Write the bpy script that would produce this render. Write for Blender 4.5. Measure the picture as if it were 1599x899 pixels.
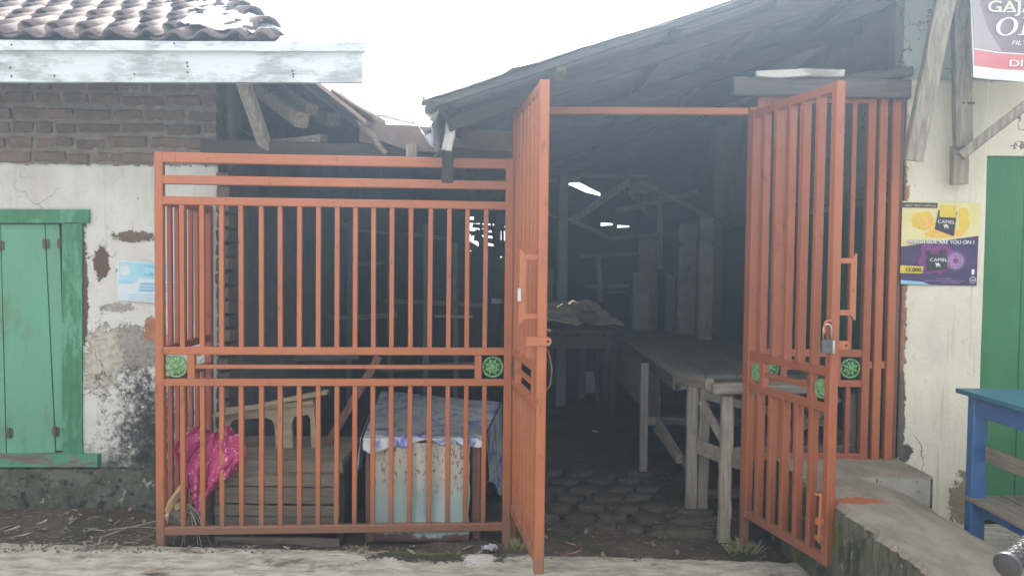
import bpy, bmesh, math, random
from mathutils import Vector, Matrix, noise
random.seed(7)
for o in list(bpy.data.objects): bpy.data.objects.remove(o)
S = bpy.context.scene
C = S.collection
# ---------------------------------------------------------------- camera
FPX, CX, CY = 1200.0, 799.5, 449.5
CAM = Vector((0, 0, 1.6))
pt, rl = math.radians(2.0), 0.0106
F0 = Vector((0, math.cos(pt), -math.sin(pt))); U0 = Vector((0, math.sin(pt), math.cos(pt))); R0 = Vector((1, 0, 0))
RR = R0*math.cos(rl) + U0*math.sin(rl); UU = U0*math.cos(rl) - R0*math.sin(rl)
cam = bpy.data.objects.new('camera', bpy.data.cameras.new('camera')); C.objects.link(cam)
M3 = Matrix((RR, UU, -F0)).transposed()
cam.matrix_world = Matrix.Translation(CAM) @ M3.to_4x4()
cam.data.sensor_width = 36; cam.data.lens = 36*FPX/1599; cam.data.clip_end = 300; cam.data.clip_start = 0.05
S.camera = cam
# ---------------------------------------------------------------- light
SUN_EL, SUN_AZ = math.radians(46), math.radians(14)     # sun high, beyond the shed, a little to the right
w = bpy.data.worlds.new('World'); S.world = w; w.use_nodes = True
nt = w.node_tree; nt.nodes.clear()
out = nt.nodes.new('ShaderNodeOutputWorld'); bg = nt.nodes.new('ShaderNodeBackground'); bg.inputs[1].default_value = 0.11
sky = nt.nodes.new('ShaderNodeTexSky'); sky.sky_type = 'NISHITA'; sky.sun_disc = False
sky.sun_elevation = SUN_EL; sky.sun_rotation = SUN_AZ; sky.air_density = 1.0; sky.dust_density = 2.5
tc = nt.nodes.new('ShaderNodeTexCoord'); ns = nt.nodes.new('ShaderNodeTexNoise'); ns.inputs['Scale'].default_value = 2.2; ns.inputs['Detail'].default_value = 7
cr = nt.nodes.new('ShaderNodeValToRGB'); cr.color_ramp.elements[0].position = .25; cr.color_ramp.elements[0].color = (.45, .45, .45, 1); cr.color_ramp.elements[1].position = .6; cr.color_ramp.elements[1].color = (.85, .85, .85, 1)
mx = nt.nodes.new('ShaderNodeMixRGB'); mx.inputs[2].default_value = (7.2, 6.9, 6.4, 1)
L = nt.links.new
L(tc.outputs['Generated'], ns.inputs['Vector']); L(ns.outputs[0], cr.inputs[0]); L(cr.outputs[0], mx.inputs[0])
L(sky.outputs[0], mx.inputs[1]); L(mx.outputs[0], bg.inputs[0]); L(bg.outputs[0], out.inputs[0])
sun = bpy.data.objects.new('sun', bpy.data.lights.new('sun', 'SUN')); C.objects.link(sun)
sun.data.energy = 5; sun.data.angle = math.radians(0.5); sun.data.color = (1, .95, .87)
sd = Vector((math.sin(SUN_AZ)*math.cos(SUN_EL), math.cos(SUN_AZ)*math.cos(SUN_EL), math.sin(SUN_EL)))
sun.rotation_euler = (-sd).to_track_quat('-Z', 'Y').to_euler(); sun.location = sd*60
S.view_settings.view_transform = 'Standard'; S.view_settings.look = 'None'; S.view_settings.gamma = 1
S.view_settings.exposure = 1.84
S.render.engine = 'CYCLES'
VEIL = 0.0225  # density of the volume that imitates lens glare
# ---------------------------------------------------------------- helpers
def ray(px, py): return F0 + RR*((px-CX)/FPX) + UU*((CY-py)/FPX)
def P(px, py, Y):
    d = ray(px, py); return CAM + d*(Y/d.y)
def G(px, py, z):
    d = ray(px, py); return CAM + d*((z-CAM.z)/d.z)
def V(*a): return Vector(a)
WL = {}
def setp(o, parent):
    C.objects.link(o)
    loc = o.location.copy()
    WL[o.name] = loc
    if parent is not None:
        o.parent = parent; o.location = loc - WL[parent.name]
    return o
def tag(o, label=None, cat=None, group=None, kind=None):
    if label: o['label'] = label
    if cat: o['category'] = cat
    if group: o['group'] = group
    if kind: o['kind'] = kind
    return o
def thing(name, loc, label, cat, group=None):
    o = bpy.data.objects.new(name, None); o.empty_display_size = .1; o.location = loc
    setp(o, None); return tag(o, label, cat, group)
def frame_axes(d, up=None):
    d = d.normalized(); up = up or V(0, 0, 1)
    if abs(d.dot(up)) > .97: up = V(0, 1, 0)
    s = d.cross(up).normalized(); u = s.cross(d).normalized(); return s, u
class MB:
    def __init__(s): s.v = []; s.f = []
    def add(s, vs, fs):
        n = len(s.v); s.v += [Vector(v) for v in vs]; s.f += [[i+n for i in f] for f in fs]; return s
    def box(s, c, size, rz=0, jit=0):
        c = Vector(c); R = Matrix.Rotation(rz, 3, 'Z'); vs = []
        for x in (-.5, .5):
            for y in (-.5, .5):
                for z in (-.5, .5):
                    vs.append(c + R @ V(x*size[0], y*size[1], z*size[2]) + V(*[random.uniform(-jit, jit) for _ in range(3)]))
        return s.add(vs, [(0,1,3,2),(4,6,7,5),(0,4,5,1),(2,3,7,6),(0,2,6,4),(1,5,7,3)])
    def bar(s, p0, p1, w_, d_, jit=0, seg=1, up=None, c=.12):
        """a squared timber or tube with chamfered edges from p0 to p1"""
        p0 = Vector(p0); p1 = Vector(p1); a, u = frame_axes(p1-p0, up); vs = []; k = min(w_, d_)*c
        prof = [(-w_/2+k,-d_/2),(w_/2-k,-d_/2),(w_/2,-d_/2+k),(w_/2,d_/2-k),(w_/2-k,d_/2),(-w_/2+k,d_/2),(-w_/2,d_/2-k),(-w_/2,-d_/2+k)]
        for i in range(seg+1):
            t = i/seg; q = p0.lerp(p1, t); ox, oy = random.uniform(-jit, jit), random.uniform(-jit, jit); sc = 1+random.uniform(-jit, jit)*4
            for x, y in prof: vs.append(q + a*(x*sc+ox) + u*(y*sc+oy) + V(*[random.uniform(-jit, jit)*.3 for _ in range(3)]))
        fs = [tuple(range(7, -1, -1)), tuple(range(seg*8, seg*8+8))]
        for i in range(seg):
            for j in range(8): fs.append((i*8+j, i*8+(j+1) % 8, i*8+8+(j+1) % 8, i*8+8+j))
        return s.add(vs, fs)
    def tube(s, pts, r, n=8, cap=True):
        pts = [Vector(p) for p in pts]; vs = []; fs = []; m = len(pts)
        rs = r if isinstance(r, (list, tuple)) else [r]*m
        pa = None
        for i, p in enumerate(pts):
            d = (pts[min(i+1, m-1)]-pts[max(i-1, 0)])
            if d.length < 1e-9: d = V(0, 0, 1)
            a, u = frame_axes(d)
            if pa is not None and a.dot(pa) < 0: a = -a; u = -u
            pa = a
            for k in range(n):
                t = 2*math.pi*k/n; vs.append(p + a*math.cos(t)*rs[i] + u*math.sin(t)*rs[i])
        for i in range(m-1):
            for k in range(n): fs.append((i*n+k, i*n+(k+1) % n, (i+1)*n+(k+1) % n, (i+1)*n+k))
        if cap: fs += [tuple(range(n-1, -1, -1)), tuple(range((m-1)*n, m*n))]
        return s.add(vs, fs)
    def prism(s, poly, d):
        """a polygon of 3-D points given thickness along the vector d"""
        n = len(poly); d = Vector(d); a = [Vector(p) for p in poly]
        return s.add(a+[p+d for p in a], [tuple(range(n-1, -1, -1)), tuple(range(n, 2*n))]+[(i, (i+1) % n, n+(i+1) % n, n+i) for i in range(n)])
    def grid(s, nu, nv, fn, skip=None):
        vs = [fn(i/nu, j/nv) for j in range(nv+1) for i in range(nu+1)]; fs = []
        for j in range(nv):
            for i in range(nu):
                if skip and skip((i+.5)/nu, (j+.5)/nv): continue
                a = j*(nu+1)+i; fs.append((a, a+1, a+nu+2, a+nu+1))
        return s.add(vs, fs)
    def build(s, name, m, parent=None, smooth=False, solid=0, **kw):
        xs = [v.x for v in s.v]; ys = [v.y for v in s.v]; zs = [v.z for v in s.v]
        o0 = V((min(xs)+max(xs))/2, (min(ys)+max(ys))/2, min(zs))
        me = bpy.data.meshes.new(name); me.from_pydata([v-o0 for v in s.v], [], s.f)
        bm = bmesh.new(); bm.from_mesh(me)
        if solid: pass
        else: bmesh.ops.recalc_face_normals(bm, faces=bm.faces)
        bm.to_mesh(me); bm.free()
        if smooth:
            for p in me.polygons: p.use_smooth = True
        me.materials.append(m)
        o = bpy.data.objects.new(name, me); o.location = o0; setp(o, parent)
        if solid:
            md = o.modifiers.new('thickness', 'SOLIDIFY'); md.thickness = solid; md.offset = 0
        return tag(o, kw.get('label'), kw.get('cat'), kw.get('group'), kw.get('kind'))
def inst(name, me, m, loc, parent, rot=(0,0,0), sc=(1,1,1)):
    o = bpy.data.objects.new(name, me); o.location = loc; o.rotation_euler = rot; o.scale = sc
    return setp(o, parent)
CACHE = {}
def boxmesh(size, m, ch=.1):
    k = (tuple(round(a, 4) for a in size), m.name)
    if k not in CACHE:
        b = MB(); x, y, z = size
        b.bar((0, 0, -z/2), (0, 0, z/2), x, y, up=V(0, 1, 0), c=ch)
        me = bpy.data.meshes.new('bar'); me.from_pydata(b.v, [], b.f); bm = bmesh.new(); bm.from_mesh(me); bmesh.ops.recalc_face_normals(bm, faces=bm.faces); bm.to_mesh(me); bm.free(); me.materials.append(m); CACHE[k] = me
    return CACHE[k]
def shape2d(outer, holes, th):
    """polygon with holes -> mesh data (in the XZ plane, thickness th along Y)"""
    cu = bpy.data.curves.new('shape', 'CURVE'); cu.dimensions = '2D'; cu.fill_mode = 'BOTH'; cu.extrude = th/2; cu.bevel_depth = min(.002, th*.2); cu.bevel_resolution = 1
    for loop in [outer]+holes:
        sp = cu.splines.new('POLY'); sp.points.add(len(loop)-1); sp.use_cyclic_u = True
        for i, (x, y) in enumerate(loop): sp.points[i].co = (x, y, 0, 1)
    o = bpy.data.objects.new('tmp', cu); C.objects.link(o)
    me = bpy.data.meshes.new_from_object(o.evaluated_get(bpy.context.evaluated_depsgraph_get()))
    bpy.data.objects.remove(o); me.transform(Matrix.Rotation(math.pi/2, 4, 'X')); return me
def text_mesh(s, size, shear=0, offset=0, ext=.0004, spacing=1):
    cu = bpy.data.curves.new('text', 'FONT'); cu.body = s; cu.size = size; cu.shear = shear; cu.offset = offset; cu.extrude = ext; cu.space_character = spacing
    o = bpy.data.objects.new('tmp', cu); C.objects.link(o)
    me = bpy.data.meshes.new_from_object(o.evaluated_get(bpy.context.evaluated_depsgraph_get()))
    bpy.data.objects.remove(o); me.transform(Matrix.Rotation(math.pi/2, 4, 'X')); return me
# ---------------------------------------------------------------- materials
class Mat:
    def __init__(s, name, rough=.8, metal=0, spec=.3):
        s.m = bpy.data.materials.new(name); s.m.use_nodes = True; s.t = s.m.node_tree; s.b = s.t.nodes['Principled BSDF']
        s.b.inputs['Roughness'].default_value = rough; s.b.inputs['Metallic'].default_value = metal
        s.b.inputs['Specular IOR Level'].default_value = spec
        s.geo = s.t.nodes.new('ShaderNodeNewGeometry'); s.tc = s.t.nodes.new('ShaderNodeTexCoord'); s.col = None; s.hgt = []
    def n(s, t): return s.t.nodes.new(t)
    def l(s, a, b): s.t.links.new(a, b)
    def vec(s, scale=(1, 1, 1), world=True, off=(0,0,0)):
        m = s.n('ShaderNodeMapping'); m.inputs['Scale'].default_value = scale; m.inputs['Location'].default_value = off
        s.l(s.geo.outputs['Position'] if world else s.tc.outputs['Object'], m.inputs[0]); return m.outputs[0]
    def noise(s, scale, detail=5, rough=.6, stretch=(1, 1, 1), world=True, off=(0,0,0), dist=0):
        k = s.n('ShaderNodeTexNoise'); k.inputs['Scale'].default_value = scale; k.inputs['Detail'].default_value = detail
        k.inputs['Roughness'].default_value = rough; k.inputs['Distortion'].default_value = dist
        s.l(s.vec(stretch, world, off), k.inputs['Vector']); return k.outputs[0]
    def ramp(s, x, a, b, lo=0., hi=1.):
        r = s.n('ShaderNodeMapRange'); r.inputs['From Min'].default_value = a; r.inputs['From Max'].default_value = b
        r.inputs['To Min'].default_value = lo; r.inputs['To Max'].default_value = hi; s.l(x, r.inputs[0]); return r.outputs[0]
    def math(s, op, a, b=None, c=None):
        k = s.n('ShaderNodeMath'); k.operation = op
        for i, q in enumerate((a, b, c)):
            if q is None: continue
            if isinstance(q, (int, float)): k.inputs[i].default_value = q
            else: s.l(q, k.inputs[i])
        return k.outputs[0]
    def xyz(s, i):
        k = s.n('ShaderNodeSeparateXYZ'); s.l(s.geo.outputs['Position'], k.inputs[0]); return k.outputs[i]
    def base(s, c): s.col = c; return s
    def mix(s, fac, c):
        k = s.n('ShaderNodeMixRGB')
        if isinstance(fac, (int, float)): k.inputs[0].default_value = fac
        else: s.l(fac, k.inputs[0])
        for i, q in ((1, s.col), (2, c)):
            if isinstance(q, tuple): k.inputs[i].default_value = (*q[:3], 1)
            else: s.l(q, k.inputs[i])
        s.col = k.outputs[0]; return s
    def blob(s, ctr, rad, wob=.5, sc=14):
        """soft ragged patch round a world point: radii rad=(rx,ry,rz)"""
        sub = s.n('ShaderNodeVectorMath'); sub.operation = 'SUBTRACT'; s.l(s.geo.outputs['Position'], sub.inputs[0]); sub.inputs[1].default_value = ctr
        dv = s.n('ShaderNodeVectorMath'); dv.operation = 'DIVIDE'; s.l(sub.outputs[0], dv.inputs[0]); dv.inputs[1].default_value = rad
        ln = s.n('ShaderNodeVectorMath'); ln.operation = 'LENGTH'; s.l(dv.outputs[0], ln.inputs[0])
        q = s.math('ADD', ln.outputs['Value'], s.math('MULTIPLY', s.math('SUBTRACT', s.noise(sc, 6, .65), .5), wob*4))
        q = s.math('ADD', q, s.math('MULTIPLY', s.math('SUBTRACT', s.noise(sc*4.5, 8, .75, off=(4, 7, 1)), .5), wob*4))
        return s.ramp(q, 1.08, .96)
    def obj_random(s, amt, c2):
        oi = s.n('ShaderNodeObjectInfo'); k = s.math('MULTIPLY', oi.outputs['Random'], amt); return s.mix(k, c2)
    def bump(s, h, dist=.01, strength=.6):
        s.hgt.append((h, dist, strength)); return s
    def done(s, alpha=None):
        if isinstance(s.col, tuple): s.b.inputs['Base Color'].default_value = (*s.col[:3], 1)
        else: s.l(s.col, s.b.inputs['Base Color'])
        prev = None
        for h, d, st in s.hgt:
            b = s.n('ShaderNodeBump'); b.inputs['Distance'].default_value = d; b.inputs['Strength'].default_value = st; s.l(h, b.inputs['Height'])
            if prev: s.l(prev, b.inputs['Normal'])
            prev = b.outputs[0]
        if prev: s.l(prev, s.b.inputs['Normal'])
        return s.m
def simple(name, c, c2=None, sc=8, rough=.75, metal=0, bump=.004, stretch=(1,1,1), rnd=0, dirt=None, world=True, spec=.3):
    m = Mat(name, rough, metal, spec).base(c); k = m.noise(sc, 6, .6, stretch, world)
    m.mix(m.ramp(k, .35, .68), c2 or tuple(a*.7 for a in c))
    if dirt: m.mix(m.ramp(m.noise(sc*2.7, 8, .7, world=world), .56, .66), dirt)
    if rnd: m.obj_random(rnd, tuple(a*.45 for a in c))
    if bump: m.bump(m.noise(sc*5, 5, .6, stretch, world), bump)
    return m.done()
def wood(name, c, c2, axis=2, rough=.85, sc=14, rnd=.5, paint=None, cover=(.42, .5)):
    st = [1, 1, 1]; st[axis] = .07
    m = Mat(name, rough).base(c); g = m.noise(sc*4, 6, .65, tuple(st), dist=.4)
    m.mix(m.ramp(g, .38, .62), c2); m.mix(m.ramp(m.noise(6, 5), .5, .7, 0, .6), tuple(a*.55 for a in c))
    if rnd: m.obj_random(rnd, tuple(a*.5 for a in c))
    if paint: m.mix(m.ramp(m.noise(9, 8, .72, tuple(.35 if i == axis else 1 for i in range(3))), *cover), paint)
    return m.bump(g, .004, .8).done()
def plaster(name, c, c2, patches=(), moss=(0, 0), stain=None, rust=None, peel=.62, mould=None):
    m = Mat(name, .9, 0, .2).base(c)
    m.mix(m.ramp(m.noise(2.2, 7, .65), .4, .66), c2)
    m.mix(m.ramp(m.noise(7, 6, .7, (1, 1, .35)), .52, .75, 0, .35), tuple(a*.6 for a in c2))
    pl = m.ramp(m.noise(13, 9, .72), peel, peel+.02)
    m.mix(pl, (.20, .155, .12))
    m.mix(m.ramp(m.noise(44, 8, .7, off=(3, 9, 2)), .68, .70, 0, .85), (.24, .19, .15)); m.mix(m.ramp(m.noise(21, 8, .75, (1, 1, .5), off=(6, 3, 2)), .57, .66, 0, .5), tuple(a*.72 for a in c2))
    m.mix(m.ramp(m.noise(16, 7, .7, (1, 1, .05), off=(4, 4, 4)), .60, .68, 0, .4), tuple(a*.55 for a in c2)); m.mix(m.ramp(m.noise(9, 7, .7, (1, 1, .12), off=(1, 4, 7)), .58, .72, 0, .35), (.40, .33, .24))
    cuts = pl
    for ctr, rad, col in patches:
        b = m.blob(ctr, rad); m.mix(b, col); m.mix(m.math('MULTIPLY', b, m.ramp(m.noise(24, 8, .75, off=(rad[0]*99, 2, 5)), .42, .62)), tuple(a*.55+.03 for a in col)); cuts = m.math('MAXIMUM', cuts, b)
    if mould:
        sub = m.n('ShaderNodeVectorMath'); sub.operation = 'SUBTRACT'; m.l(m.geo.outputs['Position'], sub.inputs[0]); sub.inputs[1].default_value = mould[0]
        dv = m.n('ShaderNodeVectorMath'); dv.operation = 'DIVIDE'; m.l(sub.outputs[0], dv.inputs[0]); dv.inputs[1].default_value = mould[1]
        ln = m.n('ShaderNodeVectorMath'); ln.operation = 'LENGTH'; m.l(dv.outputs[0], ln.inputs[0])
        q = m.math('SUBTRACT', m.math('MULTIPLY', m.noise(26, 10, .8, off=(2, 2, 6)), 1.5), m.math('MULTIPLY', ln.outputs['Value'], .45)); q = m.math('ADD', q, m.math('MULTIPLY', m.noise(6, 6, .7, off=(9, 2, 6)), .9))
        q = m.math('ADD', q, m.math('MULTIPLY', m.math('SUBTRACT', m.noise(60, 8, .8), .5), .9)); m.mix(m.ramp(q, .70, .95, 0, .9), (.075, .075, .07)); m.mix(m.ramp(q, .95, 1.15, 0, .9), (.035, .035, .034)); m.mix(m.ramp(m.noise(33, 9, .8, off=(1, 1, 9)), .60, .66, 0, .6), (.38, .37, .34))
    vo = m.n('ShaderNodeTexVoronoi'); vo.feature = 'DISTANCE_TO_EDGE'; vo.inputs['Scale'].default_value = 1.7
    ws = m.n('ShaderNodeVectorMath'); ws.operation = 'ADD'; nz = m.n('ShaderNodeTexNoise'); nz.inputs['Scale'].default_value = 5; nz.inputs['Detail'].default_value = 6
    m.l(m.geo.outputs['Position'], nz.inputs['Vector']); sc_ = m.n('ShaderNodeVectorMath'); sc_.operation = 'SCALE'; sc_.inputs['Scale'].default_value = .35
    m.l(nz.outputs['Color'], sc_.inputs[0]); m.l(m.geo.outputs['Position'], ws.inputs[0]); m.l(sc_.outputs[0], ws.inputs[1]); m.l(ws.outputs[0], vo.inputs['Vector'])
    crack = m.math('MULTIPLY', m.ramp(vo.outputs['Distance'], .007, .002), m.ramp(m.noise(1.3, 3, off=(3, 5, 1)), .5, .56))
    m.mix(crack, (.13, .11, .09))
    if stain:
        z = m.xyz(2); h = m.math('ADD', z, m.math('MULTIPLY', m.math('SUBTRACT', m.noise(5, 8, .7), .5), -1.1))
        m.mix(m.ramp(h, stain[1], stain[0], 0, .9), stain[2])
    if moss[1] > moss[0]:
        z = m.xyz(2); h = m.math('ADD', z, m.math('MULTIPLY', m.math('SUBTRACT', m.noise(4.5, 9, .72, off=(7, 1, 2)), .5), -1.3))
        mm = m.ramp(h, moss[1], moss[0]); m.mix(mm, (.035, .036, .034))
        m.mix(m.math('MULTIPLY', mm, m.ramp(m.noise(9, 6, off=(1, 8, 3)), .5, .62)), (.085, .10, .045))
    m.bump(m.math('SUBTRACT', m.noise(30, 8, .7), m.math('MULTIPLY', cuts, 1.2)), .006, .8)
    m.bump(m.noise(3, 4), .02, .5)
    return m.done()
ORANGE = (.40, .128, .050)
def paint_metal(name, c, rnd=.0):
    m = Mat(name, .48, 0, .4).base(c)
    m.mix(m.ramp(m.noise(5, 6, .6), .35, .7, 0, .55), tuple(a*.74 for a in c))
    m.mix(m.ramp(m.noise(3.5, 5, .6, (1, 1, .3), off=(4, 2, 9)), .5, .8, 0, .35), (c[0]*1.08, c[1]*1.55, c[2]*1.9))
    m.mix(m.ramp(m.noise(55, 6, .7), .67, .70), (.11, .045, .03))
    m.mix(m.ramp(m.noise(38, 5, .7, off=(5, 5, 5)), .70, .72), (.55, .42, .36))
    m.mix(m.math('MULTIPLY', m.ramp(m.noise(19, 8, .78, (1, 1, .4), off=(1, 7, 3)), .60, .63), .8), (c[0]*.45, c[1]*.45, c[2]*.5))
    m.mix(m.ramp(m.noise(85, 3, .6, (1, 1, .25), off=(8, 8, 1)), .66, .70, 0, .5), (c[0]*.5, c[1]*.5, c[2]*.55))
    low = m.math('ADD', m.xyz(2), m.math('MULTIPLY', m.noise(12, 7, .7), -.5))
    m.mix(m.ramp(low, .12, -.16, 0, .75), (.16, .10, .07))
    return m.bump(m.noise(60, 4), .0012, .5).bump(m.noise(8, 3), .004, .3).done()
mOr = paint_metal('orange_paint', ORANGE)
mOrR = paint_metal('orange_paint_weathered', (.34, .10, .042))
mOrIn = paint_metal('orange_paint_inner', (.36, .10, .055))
mEmb = simple('green_cast_paint', (.20, .40, .16), (.12, .27, .11), 40, .5, dirt=(.08, .12, .06), bump=.002)
mWeld = simple('rusty_weld', (.24, .09, .05), (.12, .05, .035), 60, .8, bump=0)
mSteel = simple('worn_steel', (.55, .55, .56), (.35, .34, .33), 30, .35, .9, bump=.001)
mGrey = simple('grey_metal', (.13, .13, .14), (.09, .09, .09), 30, .4, .6, bump=.001)
mRust = simple('rusty_wire', (.22, .11, .07), (.12, .06, .04), 30, .8)
mTimber = wood('weathered_timber', (.36, .325, .27), (.20, .165, .125), 2, rnd=.3)
mTimberY = wood('weathered_timber_y', (.33, .28, .22), (.18, .15, .12), 1, rnd=.3)
mTimberX = wood('weathered_timber_x', (.29, .26, .215), (.15, .125, .10), 0, rnd=.4)
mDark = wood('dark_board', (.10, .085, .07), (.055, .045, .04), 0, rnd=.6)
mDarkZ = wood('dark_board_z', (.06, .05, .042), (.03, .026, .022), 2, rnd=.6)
mFascia = wood('white_painted_board', (.40, .42, .43), (.30, .31, .33), 0, paint=(.56, .61, .64), cover=(.40, .52), rnd=.15)
mWhiteWood = wood('flaking_white_timber', (.33, .29, .24), (.2, .18, .15), 2, paint=(.72, .71, .66), cover=(.44, .48), rnd=0)
mCrate = wood('crate_wood', (.26, .21, .165), (.14, .115, .09), 0, rnd=.5)
mCream = wood('cream_wood', (.46, .37, .26), (.33, .25, .17), 0, rnd=.2)
mRedWood = wood('reddish_wood', (.26, .12, .085), (.16, .075, .055), 2, rnd=.2)
mTable = simple('grey_table_boards', (.23, .215, .19), (.13, .11, .095), 5, .6, stretch=(1, .2, 1))
# ---------------------------------------------------------------- ground
gx = [-45, -20, -9, -6] + [-5+.1*i for i in range(101)] + [6, 9, 20, 45]
gy = [-45, -20, -8, -2, 1, 2.4] + [3.2+.08*i for i in range(60)] + [8+.4*i for i in range(14)] + [20, 45]
def gz(x, y):
    a = .035*noise.noise(V(x*1.7, y*1.7, 0)) + .02*noise.noise(V(x*6, y*6, 3)) + .01*noise.noise(V(x*17, y*17, 5))
    if y < 3.2 or y > 13 or abs(x) > 5.1: return -.02
    return a - .012
m = Mat('damp_soil', .95, 0, .15).base((.125, .095, .074))
m.mix(m.ramp(m.noise(3, 7, .65), .4, .65), (.075, .06, .05)); m.mix(m.ramp(m.noise(22, 8, .75), .56, .68), (.24, .20, .165)); m.mix(m.ramp(m.noise(60, 6, .75, off=(2, 2, 2)), .60, .68), (.045, .038, .033))
m.mix(m.math('MULTIPLY', m.ramp(m.noise(2.1, 6, off=(4, 4, 4)), .52, .62), .7), (.05, .062, .03))
mSoil = m.bump(m.noise(18, 9, .75), .03, .8).bump(m.noise(80, 4), .006, .6).done()
b = MB(); nx = len(gx)
b.v = [V(x, y, gz(x, y)) for y in gy for x in gx]
b.f = [(j*nx+i, j*nx+i+1, (j+1)*nx+i+1, (j+1)*nx+i) for j in range(len(gy)-1) for i in range(nx-1)]
ground = b.build('ground', mSoil, smooth=True, kind='structure')
# concrete street with a broken edge
m = Mat('old_concrete', .9, 0, .2).base((.54, .50, .42))
m.mix(m.ramp(m.noise(6, 8, .72, (1, 2.5, 1)), .42, .62), (.27, .26, .225)); m.mix(m.ramp(m.noise(34, 8, .75, (1, 2, 1)), .55, .7, 0, .8), (.52, .50, .45))
m.mix(m.blob(P(690, 882, 4.05), (.36, .10, .3), .5, 9), (.06, .062, .045)); m.mix(m.blob(P(665, 872, 4.12), (.22, .06, .2), .4, 16), (.13, .15, .045))
m.mix(m.blob(P(750, 886, 4.0), (.09, .10, .3), .5, 16), (.60, .59, .56))
m.mix(m.math('MULTIPLY', m.ramp(m.noise(3.1, 7, .7, off=(2, 6, 0)), .56, .64), .8), (.10, .10, .075))
mConc = m.bump(m.noise(26, 9, .75, (1, 1.6, 1)), .02, .8).bump(m.noise(5, 5), .02, .4).done()
def edge_y(x):
    base = 4.17 - .028*(x+2.6) if x < .1 else 4.09 - .05*(x-.1)
    return base + .022*noise.noise(V(x*5, 1, 0)) + .02*noise.noise(V(x*19, 4, 0))
b = MB(); N = 420; X0, X1 = -7, 7
rows = [(-40, .03), (2, .03), (3, .03), (3.6, .03)]
for i in range(N+1):
    x = X0+(X1-X0)*i/N; e = edge_y(x)
    for y, z in rows: b.v.append(V(x, y, z))
    for k in range(1, 8):
        y = 3.6+(e-3.6)*k/8; b.v.append(V(x, y, .03+.006*noise.noise(V(x*11, y*11, 0))))
    b.v.append(V(x, e-.01, .024+.006*noise.noise(V(x*23, 0, 0)))); b.v.append(V(x, e, .008)); b.v.append(V(x, e+.01, -.06))
R_ = 14
for i in range(N):
    for k in range(R_-1): b.f.append((i*R_+k, (i+1)*R_+k, (i+1)*R_+k+1, i*R_+k+1))
b.build('concrete_street', mConc, kind='structure')
# rounded stepping stones in the shed's earth floor
mPave = simple('worn_paving', (.15, .125, .095), (.07, .06, .048), 16, .9, rnd=.5, bump=.02, dirt=(.05, .042, .035))
def stone_mesh(seed, n=12):
    rr = [1+.17*math.sin(seed+i*1.7)+.10*math.sin(seed*3+i*2.9) for i in range(n)]; b = MB()
    for r, z in ((1.04, -.05), (1.0, .004), (.9, .012), (.5, .015)):
        for i in range(n):
            t = 2*math.pi*i/n; b.v.append(V(rr[i]*r*math.cos(t), rr[i]*r*math.sin(t), z))
    for k in range(3):
        for i in range(n): b.f.append((k*n+i, k*n+(i+1) % n, (k+1)*n+(i+1) % n, (k+1)*n+i))
    b.f.append(tuple(range(3*n, 4*n))); me = bpy.data.meshes.new('stone'); me.from_pydata(b.v, [], b.f); me.materials.append(mPave)
    for p in me.polygons: p.use_smooth = True
    return me
SM = [stone_mesh(s) for s in (1.3, 2.9, 4.4, 6.1)]
Yr = 4.58; k = 0
while Yr < 5.9:
    xx = .08 + (k % 2)*.12
    while xx < 1.02:
        if not (k > 3 and xx < .1):
            inst('paving_stone', SM[random.randrange(4)], None, V(xx+random.uniform(-.02, .02), Yr+random.uniform(-.02, .02), .004+random.uniform(-.014, .003)), ground, (0, 0, random.uniform(-.5, .5)), (random.uniform(.08, .112), random.uniform(.06, .086), 1))
        xx += .225
    Yr += .2; k += 1
for (px, py, rx, ry) in ((1065, 828, .2, .06), (1085, 808, .16, .08)):
    q = G(px, py, .01); inst('paving_stone', SM[1], None, V(q.x, q.y, .004), ground, (0, 0, .1), (rx, ry, 1))
# ---------------------------------------------------------------- gates
def z_at(py): return P(250, py, 4.2).z
ZT = [z_at(y) for y in (238, 254, 273.5, 287.5, 306.5, 319.5, 541, 553, 591, 602, 821, 834)]
def emblem_mesh():
    b = MB(); n = 28
    ring = [V(math.cos(2*math.pi*i/n), 0, math.sin(2*math.pi*i/n)) for i in range(n+1)]
    b.tube([p*.9 for p in ring], .105, 8, cap=False)
    for i in range(8):
        a = 2*math.pi*(i+.5)/8; d = V(math.cos(a), 0, math.sin(a))
        b.tube([d*.1, d*.45, d*.62, d*.82], [.10, .155, .13, .04], 6)
    for i in range(8):
        a = 2*math.pi*i/8; d = V(math.cos(a), 0, math.sin(a)); b.tube([d*.2, d*.86], [.06, .035], 5)
    b.tube([V(0, -.22, 0), V(0, -.18, 0), V(0, .18, 0)], [.14, .26, .26], 12)
    me = bpy.data.meshes.new('emblem'); me.from_pydata(b.v, [], b.f); bm = bmesh.new(); bm.from_mesh(me); bmesh.ops.recalc_face_normals(bm, faces=bm.faces); bm.to_mesh(me); bm.free()
    for p in me.polygons: p.use_smooth = True
    me.materials.append(mEmb); return me
EMB = emblem_mesh()
TB = .045; BW = .026
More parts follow.
